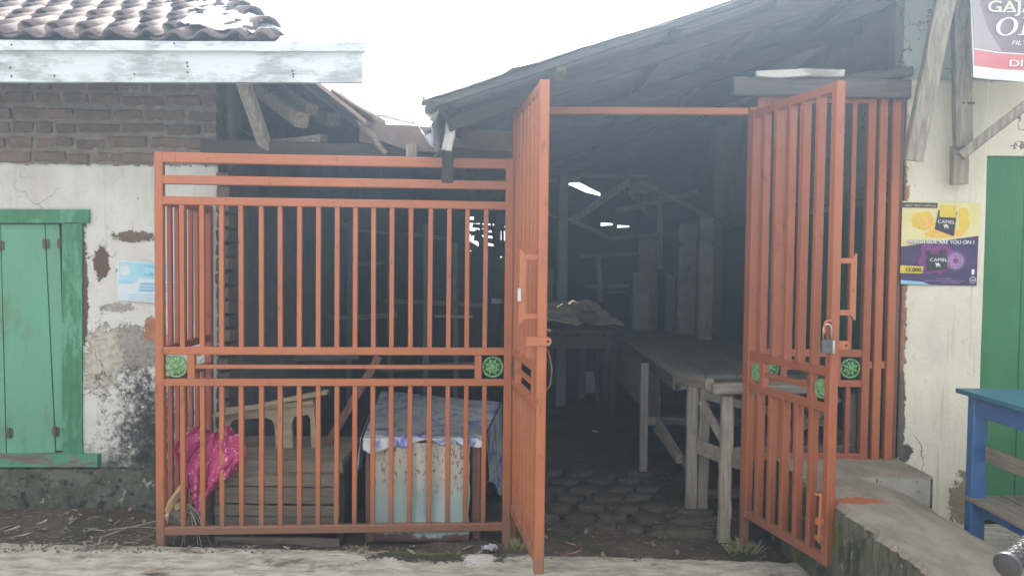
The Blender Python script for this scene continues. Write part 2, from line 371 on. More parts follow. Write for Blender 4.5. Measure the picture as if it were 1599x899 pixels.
def panel(root, A, B, ztop, zbot, barts, posts=(1, 1), zpost=(None, None), mid=True, emblems=(1, 1), top_rails=False, m=mOr, zmid=None, upper0=None, embs=.125, lower=True, postw=TB, bw=(BW, BW)):
    A = Vector((A[0], A[1], 0)); B = Vector((B[0], B[1], 0)); d = (B-A); Ln = d.length; d.normalize(); rz = math.atan2(d.y, d.x)
    def at(s): return A + d*s
    def rail(name, s0, s1, z0, z1, dep=.038):
        q = at((s0+s1)/2); Lr = s1-s0
        me = boxmesh((z1-z0, dep, Lr), m)
        o = inst(name, me, m, V(q.x, q.y, (z0+z1)/2), root); o.rotation_mode = 'QUATERNION'
        o.rotation_quaternion = (Matrix.Rotation(rz, 3, 'Z') @ Matrix.Rotation(math.pi/2, 3, 'Y')).to_quaternion(); return o
    def vert(name, s, z0, z1, w_, dep):
        q = at(s); return inst(name, boxmesh((w_, dep, z1-z0), m), m, V(q.x, q.y, (z0+z1)/2), root, (random.uniform(-.004, .004) if name == 'bar' else 0, random.uniform(-.003, .003) if name == 'bar' else 0, rz))
    for i, sgn in enumerate((0, 1)):
        if posts[i]: vert('post', sgn*Ln, zpost[i] if zpost[i] is not None else zbot, ztop+.001, postw, postw)
    h = postw/2
    z = ZT
    if top_rails:
        rail('rail', h, Ln-h, z[1], z[0]); rail('rail', h, Ln-h, z[3], z[2]); utop = z[5]; rail('rail', h, Ln-h, z[5], z[4])
    elif upper0 is None:
        rail('rail', h, Ln-h, ztop-.045, ztop); utop = ztop-.045
    else:
        rail('rail', h, Ln-h, z[5], z[4]); utop = z[5]
    m1, m0 = z[6], z[9]
    if mid:
        rail('rail', h, Ln-h, z[7], z[6]); rail('rail', h, Ln-h, z[9], z[8])
        c = []
        if emblems[0]: vert('rail', h+embs+.02, z[8], z[7], .04, .036); c.append(h+embs/2)
        if emblems[1]: vert('rail', Ln-h-embs-.02, z[8], z[7], .04, .036); c.append(Ln-h-embs/2)
        zc = (z[7]+z[8])/2; s0 = h+(embs+.04 if emblems[0] else 0); s1 = Ln-h-(embs+.04 if emblems[1] else 0)
        if emblems[0] or emblems[1]: rail('rail', s0, s1, zc-.011, zc+.011, .02)
        for s_ in c:
            q = at(s_); r = min(embs, z[7]-z[8])/2*.98
            inst('wheel_ornament', EMB, mEmb, V(q.x, q.y, zc), root, (0, 0, rz), (r, r, r))
    rail('rail', h, Ln-h, zbot, zbot+.045)
    for s_ in barts:
        if mid:
            vert('bar', s_, z[6]-.002, utop+.002, *bw)
            if lower: vert('bar', s_, zbot+.043, z[9]+.002, *bw)
        else: vert('bar', s_, zbot+.043, utop+.002, *bw)
    wb = MB()
    for s_ in barts:
        for zz_ in (utop, z[6], z[9], zbot+.045):
            q = at(s_); q = V(q.x, q.y, zz_)
            for sg in (-1, 1):
                c_ = q+d*(bw[0]/2+.001)*sg+V(d.y, -d.x, 0)*(bw[1]/2-.004); r_ = random.uniform(.003, .0055)
                wb.add([c_+V(r_, 0, 0), c_+V(-r_, 0, 0), c_+V(0, r_, 0), c_+V(0, -r_, 0), c_+V(0, 0, r_), c_+V(0, 0, -r_)], [(0, 2, 4), (2, 1, 4), (1, 3, 4), (3, 0, 4), (2, 0, 5), (1, 2, 5), (3, 1, 5), (0, 3, 5)])
    if mid: wb.build('weld_beads', mWeld, root, kind='stuff')
    return at, rz
A = P(252.5, 866, 4.2); B = P(790, 858, 4.33)
lenF = math.hypot(B.x-A.x, B.y-A.y)
barpx = [285, 316, 346.5, 377, 408.6, 438, 468, 497.5, 526.7, 555, 583.5, 612, 641.5, 672, 701, 729.5, 758]
def s_of(px):
    d = ray(px, 430); t = d.x/d.y
    ux, uy = (B.x-A.x)/lenF, (B.y-A.y)/lenF
    return (t*A.y-A.x)/(ux-t*uy)
fence = thing('steel_fence_panel', V((A.x+B.x)/2, (A.y+B.y)/2, 0), 'wide orange barred steel fence panel standing left of the open gateway', 'fence')
atF, rzF = panel(fence, A, B, ZT[0], ZT[11], [s_of(p) for p in barpx], zpost=(-.03, -.03), top_rails=True, embs=.125)
# side return panel running back to the left house
A2 = V(A.x, A.y+.03, 0); B2 = V(P(330, 500, 4.97).x, 4.93, 0)
side = thing('side_fence_panel', (A2+B2)/2, 'shaded orange side panel of bars running back from left fence corner to wall', 'fence')
L2 = (B2-A2).length
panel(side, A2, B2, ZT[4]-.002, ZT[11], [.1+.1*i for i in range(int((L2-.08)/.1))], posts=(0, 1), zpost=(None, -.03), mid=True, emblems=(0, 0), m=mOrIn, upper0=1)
# hinge posts and crossbar of the gateway
ZG = P(1165, 166, 4.25).z; ZL = P(1165, 811, 4.25).z
HL = P(800, 800, 4.36); HR = P(1166, 800, 4.3)
fr = thing('gateway', V((HL.x+HR.x)/2, 4.33, 0), 'orange steel gateway frame of two hinge posts and an overhead crossbar', 'gate frame')
for q in (V(HL.x-.002, 4.39, 0), V(HR.x, 4.345, 0)):
    inst('hinge_post', boxmesh((.045, .045, ZG+.03), mOr), mOr, V(q.x, q.y, (ZG+.03)/2-.02), fr)
MB().bar((HL.x+.03, 4.385, ZG-.01), (HR.x-.03, 4.345, ZG-.012), .045, .04).build('crossbar', mOr, fr)
NL = P(841, 880, 3.57); NR = P(1291, 880, 3.62)
leafL = thing('gate_leaf', V(HL.x, HL.y, ZL), 'left orange gate leaf swung open and seen nearly edge-on', 'gate', 'gate leaves')
dL = math.hypot(NL.x-HL.x, NL.y-HL.y); ZN = P(843, 126, 3.57).z
atL, rzL = panel(leafL, HL, NL, ZN, ZL, [dL*(i+1)/7 for i in range(6)], embs=.10, bw=(.03, .042), zpost=(ZL, P(838, 893, 3.57).z))
leafR = thing('gate_leaf', V(HR.x, HR.y, ZL), 'right orange gate leaf swung open towards the street with padlock on its edge', 'gate', 'gate leaves')
dR = math.hypot(NR.x-HR.x, NR.y-HR.y); ZNR = P(1305, 128, 3.62).z
atR, rzR = panel(leafR, HR, NR, ZNR, ZL, [dR*(i+1)/6.1 for i in range(5)], embs=.10, bw=(.03, .042), m=mOrR)
def handle(root, N, sgn, py):
    for k in (0, 1): pass
    x0 = N.x+sgn*.02; x1 = N.x+sgn*.088; z1 = P(N.x/N.y*1200+800, py[0], N.y).z; z0 = P(N.x/N.y*1200+800, py[1], N.y).z; zz = (z1-z0)*.115
    b = MB(); y = N.y+.004; b.bar((x0, y, z1-zz), (x1, y, z1-zz), .02, .026); b.bar((x0, y, z0+zz), (x1, y, z0+zz), .02, .026)
    b.prism([(x1-.012*sgn, y-.011, z0+.03), (x1+.016*sgn, y-.011, z0), (x1+.016*sgn, y-.011, z1), (x1-.012*sgn, y-.011, z1-.03)], (0, .022, 0)); return b.build('pull_handle', mOr, root)
handle(leafL, NL, -1, (388, 508)); handle(leafR, NR, 1, (395, 500))
def plate_hole(x0, x1, zc, h_, y, hx, root, name, m=mOr):
    n = 14; ou = [(x0, zc-h_), (x0, zc+h_)]; rr = h_
    s = 1 if x1 > x0 else -1
    ou += [(x1-s*rr+s*rr*math.sin(math.pi*i/6), zc+rr*math.cos(math.pi*i/6)) for i in range(7)]
    ho = [(hx+.007*math.cos(2*math.pi*i/10), zc+.007*math.sin(2*math.pi*i/10)) for i in range(10)]
    me = shape2d([(a-x0, c-zc) for a, c in ou], [[(a-x0, c-zc) for a, c in ho]], .006); me.materials.append(m)
    return inst(name, me, m, V(x0, y, zc), root)
zl = P(844, 532, 3.57).z
plate_hole(NL.x-.07, NL.x+.046, zl, .02, NL.y-.027, NL.x+.03, leafL, 'lock_plate')
plate_hole(NL.x-.065, NL.x+.0, zl-.06, .024, NL.y+.032, NL.x-.02, leafL, 'lock_plate')
zr = P(1305, 539, 3.6).z
plate_hole(NR.x+.015, NR.x+.078, zr, .019, NR.y-.012, NR.x+.06, leafR, 'lock_plate')
b = MB(); q = V(NL.x+.028, NL.y, 0); zz = P(850, 545, 3.57).z
b.tube([q+V(0, 0, zz), q+V(.012, 0, zz-.03), q+V(.024, 0, zz-.1), q+V(.018, 0, zz-.16), q+V(-.004, 0, zz-.2)], .0035, 6).build('wire_loop', mRust, leafL)
z5 = P(845, 515, 3.57).z
MB().tube([V(NL.x+.02, NL.y, z5), V(NL.x+.045, NL.y, z5-.003)], .007, 8).build('bolt_pin', mRust, leafL)
# bare metal label left on handle, drop bolt
MB().box(P(811, 460, 3.553), (.016, .003, .06)).build('worn_patch', mSteel, leafL)
b = MB(); d1 = P(1277, 770, 3.60); d0 = P(1274, 842, 3.60); b.tube([d1+V(0, -.02, 0), d1+V(.0, -.035, .0), d0+V(0, -.035, 0)], .008, 8); b.box(d1.lerp(d0, .55)+V(0, -.03, 0), (.035, .02, .03)); b.box(d1.lerp(d0, .9)+V(0, -.03, 0), (.035, .02, .02)); b.tube([d1+V(-.03, -.035, .01), d1+V(.0, -.035, 0)], .006, 6)
b.build('drop_bolt', mOr, leafR)
# padlock
pl = P(1290, 540, 3.585)
lock = thing('padlock', pl-V(0, 0, .04), 'grey steel padlock hanging on the right gate leaf edge', 'padlock')
MB().bar(pl+V(-.006, -.02, -.03), pl+V(-.006, -.02, .032), .05, .022, c=.2).build('lock_body', mGrey, lock)
MB().bar(pl+V(.024, -.02, -.03), pl+V(.024, -.02, .028), .012, .024, c=.2).build('lock_band', mSteel, lock)
b = MB(); b.tube([pl+V(-.022+.0*i, -.02, .03) if i == 0 else pl+V(-.004-.018*math.cos(math.pi*(i-1)/8), -.02, .085+.018*math.sin(math.pi*(i-1)/8)) if i < 10 else pl+V(.014, -.02, .03) for i in range(11)], .005, 8, ).build('shackle', mSteel, lock, smooth=True)
b = MB(); b.tube([pl+V(.02, 0, .12), pl+V(-.01, -.012, .115), pl+V(-.018, -.02, .1), pl+V(-.018, -.02, .06)], .006, 6).build('hasp_loop', mOr, leafR)
# fixed right hand panel on the plinth
ZP = .485
A3 = V(P(1178, 600, 4.42).x, 4.42, 0); B3 = V(P(1349, 600, 4.42).x, 4.42, 0)
fixed = thing('fixed_gate_panel', V((A3.x+B3.x)/2, 4.36, ZP), 'narrow fixed orange barred panel standing on the concrete plinth behind right leaf', 'fence')
L3 = B3.x-A3.x
ZT_save = ZT[:]
panel(fixed, A3, B3, P(1300, 150, 4.42).z, ZP-.02, [L3-.095-.1*i for i in range(6)], embs=.12, m=mOrR)
fill = thing('filler_bars', V(P(1380, 700, 4.36).x, 4.36, ZP), 'close set orange tube uprights between fixed panel and cream wall', 'fence')
for px in (1367, 1387): 
    q = P(px, 600, 4.42); zt = P(px, 145, 4.42).z; inst('post', boxmesh((.046, .046, zt-ZP+.02), mOr), mOr, V(q.x, 4.42, (zt+ZP-.02)/2), fill)
mRustPost = paint_metal('rusty_post_paint', (.17, .07, .045))
q = P(1402, 600, 4.42); inst('wall_post', boxmesh((.05, .06, 2.1), mRustPost), mRustPost, V(q.x-.03, 4.44, ZP+1.03), fill)
for a_, b_ in ((1353, 1360), (1373, 1380)):
    q0 = P(a_+1, 569, 4.42); q1 = P(b_-.5, 569, 4.42); MB().box((q0+q1)/2, (q1.x-q0.x, .03, .042)).build('rail', mOr, fill)
# ---------------------------------------------------------------- left house
mPlasterL = plaster('peeling_white_plaster', (.66, .65, .61), (.57, .545, .49), patches=(
    (P(160, 412, 5), (.05, .3, .10), (.15, .09, .06)), (P(205, 545, 5), (.26, .4, .15), (.36, .32, .28)), (P(160, 560, 5), (.12, .4, .20), (.55, .50, .41)),
    (P(210, 370, 5), (.12, .3, .035), (.20, .13, .09)), (P(238, 515, 5), (.05, .4, .08), (.44, .20, .11)), (P(132, 450, 5), (.028, .3, .36), (.16, .10, .07)),
     (P(185, 480, 5), (.10, .4, .03), (.42, .38, .33))),
    moss=(.12, .42), peel=.655, mould=(P(240, 670, 5), (.30, .5, .42)))
house = thing('left_house', V(-2.9, 5, 0), 'old white plastered house with exposed brick top and clay tile roof at left', 'house')
WX = P(342, 500, 5).x      # right end of the facade
YW = 5.0
ztopP = P(120, 257, YW).z
# plaster sheet with ragged top, door hole left open
dx0, dx1 = P(-40, 500, YW).x, P(126, 500, YW).x; dz0 = P(60, 712, YW).z; dz1 = P(60, 330, YW).z
def wallpt(u, v):
    x = -6.5+(WX+6.5)*u; zt = ztopP+.012*noise.noise(V(x*9, 0, 0))+.01*noise.noise(V(x*31, 2, 0)); z = -.05+(zt+.05)*v
    return V(x, YW-.0+.008*noise.noise(V(x*2.3, z*2.3, 1))+.003*noise.noise(V(x*9, z*9, 4)), z)
nu = 230
def hole(u, v):
    x = -6.5+(WX+6.5)*u; z = -.05+(ztopP+.05)*v; return dx0 < x < dx1-.02 and dz0 < z < dz1
b = MB(); b.grid(nu, 110, wallpt, hole); o = b.build('plaster_wall', mPlasterL, house, smooth=True, solid=.02)
mMortar = simple('old_mortar', (.27, .235, .19), (.18, .155, .13), 12, .95, bump=.015)
MB().box(((WX-6.5)/2+.0, YW+.14, 1.5), (WX+6.5-.02, .22, 3.0)).build('backing_wall', mMortar, house)
# bricks above the plaster
mBrick = simple('old_brick', (.24, .165, .12), (.14, .105, .085), 11, .95, rnd=.6, bump=.012, dirt=(.26, .22, .19))
def brick_mesh(seed):
    random.seed(seed); b = MB(); b.bar((-.5, 0, 0), (.5, 0, 0), 1, 1, seg=3, jit=.0, c=.12)
    b.v = [V(v.x+random.uniform(-.05, .05), v.y*1+random.uniform(-.05, .05), v.z+random.uniform(-.07, .07)) for v in b.v]
    me = bpy.data.meshes.new('brick'); me.from_pydata(b.v, [], b.f); bm = bmesh.new(); bm.from_mesh(me); bmesh.ops.recalc_face_normals(bm, faces=bm.faces); bm.to_mesh(me); bm.free(); me.materials.append(mBrick); return me
BR = [brick_mesh(s) for s in range(5)]; random.seed(11)
zc = ztopP+.045; r = 0
while zc < 2.9:
    x = WX-.0-(r % 2)*.0
    while x > -4.1:
        w_ = random.choice((.15, .18, .2, .22, .13)) if x < WX-.75 else random.choice((.24, .28, .2))
        if x == WX: w_ = .2 if r % 2 else .1
        inst('brick', random.choice(BR), None, V(x-w_/2, YW+.014+random.uniform(-.009, .007), zc+random.uniform(-.009, .009)), house, (0, random.uniform(-.03, .03), 0), (w_-.03, .07, .064+random.uniform(-.008, .006)))
        x -= w_
    zc += .093; r += 1
b = MB(); b.grid(160, 34, lambda u, v: V(-4.6+(WX-.01+4.6)*u, YW-.008+.016*noise.noise(V(u*60, v*14, 3))+.008*noise.noise(V(u*190, v*40, 5)), ztopP-.01+.75*v)); b.build('mortar_bed', mMortar, house, smooth=True)
# bricks of the end pier showing below
mBrickR = simple('reddish_brick', (.22, .12, .085), (.14, .08, .06), 11, .95, rnd=.6, bump=.012)
for i in range(20):
    zc = .35+i*.093
    o = inst('brick', BR[i % 5], None, V(WX+.035+random.uniform(-.006, .006), YW+.06, zc), house, (0, random.uniform(-.03, .03), 0), (.075, .2, .078))
# dark side wall running back
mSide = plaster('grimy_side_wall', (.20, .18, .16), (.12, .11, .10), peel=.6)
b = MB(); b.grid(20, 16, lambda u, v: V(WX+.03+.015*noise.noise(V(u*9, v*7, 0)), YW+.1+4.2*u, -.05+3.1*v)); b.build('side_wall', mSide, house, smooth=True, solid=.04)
# mossy footing
mFoot = Mat('mossy_footing', .95, 0, .15).base((.15, .145, .12))
mFoot.mix(mFoot.ramp(mFoot.noise(7, 8, .72), .4, .6), (.075, .08, .05)).mix(mFoot.ramp(mFoot.noise(15, 8, .75, off=(3, 3, 3)), .52, .6), (.035, .034, .03)).mix(mFoot.ramp(mFoot.noise(10, 8, .75, off=(8, 1, 3)), .60, .66), (.36, .35, .31))
mFoot = mFoot.bump(mFoot.noise(20, 9, .75), .03, .9).done()
zf = P(100, 742, 4.88).z
def footpt(u, v):
    x = -6.5+(WX+6.5-.08)*u
    n1 = .03*noise.noise(V(x*3, v*3, 0))+.012*noise.noise(V(x*12, v*8, 0))
    y, z = [(YW-.005, zf+.03), (YW-.09, zf+.012), (YW-.135, zf-.05), (YW-.15, zf*.5), (YW-.17, -.04)][int(round(v*4))]
    return V(x, y+n1*(v > 0), z+n1*.6*(0 < v < .9))
b = MB(); b.grid(240, 4, footpt); b.build('footing', mFoot, house, smooth=True)
# green door
mGreenL = Mat('mint_green_paint', .6, 0, .35).base((.13, .34, .23))
mGreenL.mix(mGreenL.ramp(mGreenL.noise(3, 7, .65, (1, 1, .5)), .45, .7, 0, .8), (.14, .28, .15)).mix(mGreenL.ramp(mGreenL.noise(12, 7, .7, (1, 1, .3)), .6, .72, 0, .7), (.17, .42, .30)).mix(mGreenL.ramp(mGreenL.noise(36, 7, .75), .64, .68), (.16, .15, .10)).mix(mGreenL.ramp(mGreenL.noise(5, 8, .75, (1, 1, .3), off=(2, 5, 8)), .54, .62, 0, .5), (.12, .17, .09)).mix(mGreenL.ramp(mGreenL.noise(28, 6, .7, (1, 1, .08), off=(2, 1, 3)), .58, .68, 0, .5), (.09, .24, .16))
mGreenL = mGreenL.bump(mGreenL.noise(40, 4, .6, (1, 1, .1)), .002).done()
mGreenD = wood('green_frame_paint', (.08, .25, .13), (.06, .19, .10), 2, paint=(.13, .34, .22), cover=(.5, .6), rnd=.1)
def pbox(name, px0, py0, px1, py1, Y, dep, m, parent, **kw):
    a = P(px0, py0, Y); c = P(px1, py1, Y); p2 = P(px1, py0, Y); p3 = P(px0, py1, Y)
    b = MB(); b.prism([a, p2, c, p3], (0, dep, 0)); o = b.build(name, m, parent, **kw)
    return o
door = house
pbox('door_lintel', -60, 327, 138, 348, YW-.035, .08, mGreenD, house)
pbox('door_jamb', 97, 349, 128, 709, YW-.025, .08, mGreenD, house)
mGreenX = wood('green_sill_paint', (.22, .18, .14), (.14, .12, .10), 0, paint=(.10, .27, .17), cover=(.44, .5), rnd=0)
pbox('door_sill', -60, 710, 152, 729, YW-.06, .1, mGreenX, house)
def leafpoly(name, pts, Y):
    b = MB(); b.prism([P(x, y, Y) for x, y in pts], (0, .03, 0)); return b.build(name, mGreenL, house)
l1 = leafpoly('shutter_panel', [(-60, 350), (0, 350), (9, 707), (-60, 707)], YW+.0)
l2 = leafpoly('shutter_panel', [(1.5, 350), (69, 350), (86, 706), (11, 707)], YW-.002)
l3 = leafpoly('shutter_panel', [(71, 350), (92, 350), (104, 702), (88, 703)], YW+.004)
mHinge = simple('corroded_hinge', (.10, .12, .08), (.12, .06, .03), 40, .8)
for (px, py) in ((70.5, 380), (93.5, 380), (1, 383), (14, 675), (86, 673), (104.5, 672)):
    q = P(px, py, YW-.01); b = MB(); b.bar(q-V(0, 0, .035), q+V(0, 0, .03), .014, .012); b.bar(q-V(0, -.004, .03), q+V(0, .004, .025), .04, .004); b.build('hinge', mHinge, l2 if 5 < px < 90 else (l3 if px > 90 else l1))
# left poster
poster = thing('notice_poster', P(215, 470, YW-.03), 'faded pale blue and white notice poster on left plaster wall behind fence post', 'poster')
mPaper = simple('faded_paper', (.66, .72, .74), (.56, .66, .71), 10, .7, bump=.001)
mBlueP = simple('faded_blue_print', (.30, .58, .72), (.40, .66, .76), 20, .7, bump=0)
mBlueT = simple('blue_letter_print', (.22, .46, .64), (.3, .55, .7), 20, .7, bump=0)
def quadP(pts, Y, off): return [P(x, y, Y)-V(0, off, 0) for x, y in pts]
YP = YW-.022
MB().prism(quadP([(183, 406), (275, 411), (277, 474), (184, 469)], YP, 0), (0, .002, 0)).build('paper_sheet', mPaper, poster)
b = MB(); 
b.prism(quadP([(185, 409), (250, 411), (275, 413), (275, 440), (240, 436), (212, 432), (205, 436), (186, 434)], YP, .001), (0, .0005, 0))
b.prism(quadP([(184.5, 435), (206, 437), (215, 431), (214, 439), (206, 443), (185, 442)], YP, .002), (0, .0005, 0)).build('blue_band', mBlueP, poster)
def ringm(px, py, r0, r1, Y, off, m, name, parent):
    c = P(px, py, Y)-V(0, off, 0); k = Y/FPX; b = MB(); n = 28
    for i in range(n):
        t = 2*math.pi*i/n; b.v += [c+V(math.cos(t)*r0*k, 0, math.sin(t)*r0*k), c+V(math.cos(t)*r1*k, 0, math.sin(t)*r1*k)]
    for i in range(n): j = (i+1) % n; b.f.append((2*i, 2*j, 2*j+1, 2*i+1))
    return b.build(name, m, parent)
ringm(195, 422, 0, 10.5, YP, .002, mPaper, 'logo_disc', poster); ringm(195, 422, 8.2, 9, YP, .003, mBlueT, 'logo_ring', poster)
def put_text(s, px, py, hpx, Y, off, m, parent, shear=0, bold=0, sp=1, name='lettering', wpx=None, rot=0):
    me = text_mesh(s, 1.0, shear, 0, .0003/max(hpx*Y/FPX/.73, 1e-6) if 0 else .0, sp)
    hh = hpx*Y/FPX; xs = [v.co.x for v in me.vertices]; zs = [v.co.z for v in me.vertices]; H = .73
    sc = hh/H; sx = sc
    if wpx: sx = (wpx*Y/FPX)/(max(xs)-min(xs))
    me.transform(Matrix.Diagonal((sx, 1, sc, 1))); me.materials.clear(); me.materials.append(m)
    q = P(px, py, Y)-V(0, off, 0)
    o = inst(name, me, m, q, parent, (0, rot, 0))
    if bold:
        md = me.copy(); md.transform(Matrix.Translation((bold*Y/FPX, -.0004, 0))); inst(name, md, m, q, parent, (0, rot, 0))
        md = me.copy(); md.transform(Matrix.Translation((bold*.5*Y/FPX, -.0008, bold*.4*Y/FPX))); inst(name, md, m, q, parent, (0, rot, 0))
    return o
put_text('MARI', 224.5, 418, 5.5, YP, .003, mBlueT, poster, bold=.5, wpx=24); put_text('HARI', 224, 431, 5.5, YP, .003, mBlueT, poster, bold=.5, wpx=24)
b = MB()
for y in (441, 446, 451): b.prism(quadP([(221-(y-441)*.3, y), (274, y+2), (274, y+5.5), (218-(y-441)*.3, y+3.5)], YP, .002), (0, .0005, 0))
for y in (459, 463, 466.5): b.prism(quadP([(200, y), (274, y+3), (274, y+3.8), (200, y+.8)], YP, .002), (0, .0005, 0))
b.build('printed_lines', mBlueT, poster)
# tile roof ----------------------------------------------------------------
YE = 4.42; ZE = P(200, 64, YE).z+.0; SL = .48
def roofz(y): return ZE+SL*(y-YE)
def hipx(y): return -1.36-(y-YE)*.64
mTile = Mat('clay_tile', .85, 0, .25).base((.15, .118, .112)); mTile.mix(mTile.ramp(mTile.noise(9, 7, .65), .4, .65), (.15, .105, .09)).mix(mTile.ramp(mTile.noise(23, 7, .7, off=(3, 1, 2)), .55, .7), (.26, .23, .22)); mTile.obj_random(.55, (.12, .09, .08))
mTile = mTile.bump(mTile.noise(30, 6), .006).done()
def tile_mesh():
    """curved interlocking tile: high roll at the right, dish at the left; u across (x), v up-slope"""
    b = MB(); pr = [(-.105, .012), (-.085, .0), (-.05, -.006), (-.02, .0), (.0, .02), (.02, .042), (.045, .052), (.07, .044), (.092, .02), (.1, .004)]
    th = .013; n = len(pr)
    for v, zo in ((-.145, .016), (.0, .006), (.145, 0)):
        for x, z in pr: b.v.append(V(x, v-(.02 if abs(x-.045) < .05 and v < 0 else 0), z*.8+zo))
    for v, zo in ((-.145, .016), (.0, .006), (.145, 0)):
        for x, z in pr: b.v.append(V(x, v-(.02 if abs(x-.045) < .05 and v < 0 else 0), z*.8+zo-th))
    for k in range(2):
        for i in range(n-1):
            a = k*n+i; b.f.append((a, a+1, a+n+1, a+n)); a += 3*n; b.f.append((a, a+n, a+n+1, a+1))
    for i in range(n-1): b.f.append((i, 3*n+i, 3*n+i+1, i+1)); a = 2*n+i; b.f.append((a, a+1, a+3*n+1, a+3*n))
    for i, j in ((0, n), (n, 2*n), (n-1, 2*n-1), (2*n-1, 3*n-1)): b.f.append((i, j, j+3*n, i+3*n))
    me = bpy.data.meshes.new('roof_tile'); me.from_pydata(b.v, [], b.f); bm = bmesh.new(); bm.from_mesh(me); bmesh.ops.recalc_face_normals(bm, faces=bm.faces); bm.to_mesh(me); bm.free(); me.materials.append(mTile)
    for p in me.polygons: p.use_smooth = True
    return me
TM = tile_mesh(); ang = math.atan(SL); random.seed(5)
for r in range(10):
    dd = .09+.235*r; y = YE+dd*math.cos(ang); z = ZE+dd*math.sin(ang)+.02
    x = -1.36-.04
    c = 0
    xr = hipx(y)-.02
    for c in range(17):
        x = -1.28-.168*c+(.06 if r % 2 else 0)+random.uniform(-.008, .008)
        if x > xr+.16 or x < -4.6: continue
        if x > xr-.12 and random.random() < .6: continue
        if x > xr+.02: continue
        inst('roof_tile', TM, mTile, V(x, y, z+random.uniform(-.005, .008)), house, (ang, random.uniform(-.05, .05), random.uniform(-.09, .09)), (.94, 1, 1))
mUnder = simple('dark_roof_underside', (.10, .085, .075), (.06, .05, .045), 8, .95)
# roof boarding: front slope, then hip slope falling to the right
yb = 7.4
zc_ = roofz(yb)
b = MB(); b.prism([V(-7, YE+.02, ZE-.02), V(hipx(YE), YE+.02, ZE-.02), V(hipx(yb), yb, zc_-.02), V(-7, yb, zc_-.02)], (0, 0, -.02)); b.build('roof_deck', mUnder, house)
xe, zE = P(571, 186, 4.5).x, P(571, 186, 4.5).z
ytop = 7.4; xt = hipx(ytop); zt = roofz(ytop)
mHip = simple('hip_roof_sheet', (.30, .22, .18), (.20, .15, .13), 7, .9)
b = MB(); b.prism([V(hipx(YE), YE+.05, ZE-.03), V(xe, YE+.08, zE), V(xe+.03, 9.3, zE+.0), V(xt, 9.3, zt), V(xt, ytop, zt-.03)], (0, 0, -.025)); b.build('side_roof_slope', mHip, house)
# side slope tiles edge course
for i in range(14):
    t = i/14; y = YE+.25+.3*i
    inst('roof_tile', TM, mTile, V(xe-.09, y, zE+.085), house, (math.radians(36)*1, 0, math.radians(90)), (1.4, 1, 1))
# white plastic and mortar smeared along the hip
mPlas = simple('white_plastic_sheet', (.72, .73, .74), (.55, .55, .55), 14, .5, bump=.006, dirt=(.3, .27, .24))
def tarp(name, cx_, cy_, sx, sy, seed, m, rz=0):
    b = MB()
    def fn(u, v):
        r_ = 1+.25*noise.noise(V(math.atan2(v-.5, u-.5)*2, seed, 0)); xx, yy = (u-.5)*sx*r_, (v-.5)*sy*r_
        x = cx_+xx*math.cos(rz)-yy*math.sin(rz); y = cy_+xx*math.sin(rz)+yy*math.cos(rz)
        zz = roofz(y) if x < hipx(y) else roofz(y)-(x-hipx(y))*.6
        return V(x, y, zz+.075+.035*noise.noise(V(x*7, y*7, seed))+.02*noise.noise(V(x*19, y*19, seed)))
    b.grid(22, 22, fn, lambda u, v: (u-.5)**2+(v-.5)**2 > .25*(1+.35*noise.noise(V(math.atan2(v-.5, u-.5)*1.5, seed, 2)))); return b.build(name, m, house, smooth=True, solid=.004)
tarp('plastic_sheet', hipx(4.6)-.25, 4.62, .62, .34, 1.1, mPlas, -.2); tarp('plastic_sheet', hipx(4.95)-.08, 4.95, .40, .5, 2.3, mPlas); tarp('plastic_sheet', hipx(4.5)+.02, 4.52, .42, .22, 5.1, mPlas)
tarp('plastic_sheet', hipx(5.3)-.1, 5.3, .3, .42, 7.7, mPlas); tarp('plastic_sheet', hipx(5.8)-.12, 5.8, .4, .6, 9.1, mPlas)
for i in range(11):   # half-round hip tiles bedded in mortar
    y = 4.50+i*.19; y2 = y+.23; p0 = V(hipx(y)+random.uniform(-.02, .02), y, roofz(y)+.05+random.uniform(0, .02)); p1 = V(hipx(y2)+random.uniform(-.02, .02), y2, roofz(y2)+.035)
    if i in (1, 4): continue
    MB().tube([p0, p0.lerp(p1, .5), p1], [.072, .064, .056], 12, cap=False).build('hip_tile', mTile, house, smooth=True, solid=.012)
for i in range(7):
    y = 4.5+i*.2; inst('mortar_lump', SM[i % 4], None, V(hipx(y)-.08+random.uniform(-.05, .03), y, roofz(y)+.055), house, (ang, random.uniform(-.3, .3), random.random()*3), (.05, .035, 1.5))
# bottle stuck among the tiles
mBot = simple('white_plastic', (.75, .76, .77), (.66, .67, .68), 12, .4, bump=0); mCap = simple('blue_plastic', (.05, .25, .5), None, 12, .4, bump=0)
q = P(45, 47, 4.72); bt = thing('plastic_bottle', q-V(.05, 0, .03), 'small white plastic bottle with blue cap lying among roof tiles', 'bottle')
MB().tube([q+V(-.035, -.03, 0), q+V(-.03, -.028, 0), q+V(.05, 0, .018), q+V(.062, .003, .02)], [.015, .03, .032, .02], 12).build('bottle_body', mBot, bt, smooth=True)
MB().tube([q+V(-.068, -.04, -.008), q+V(-.036, -.03, 0)], [.026, .026], 12).build('bottle_cap', mCap, bt)
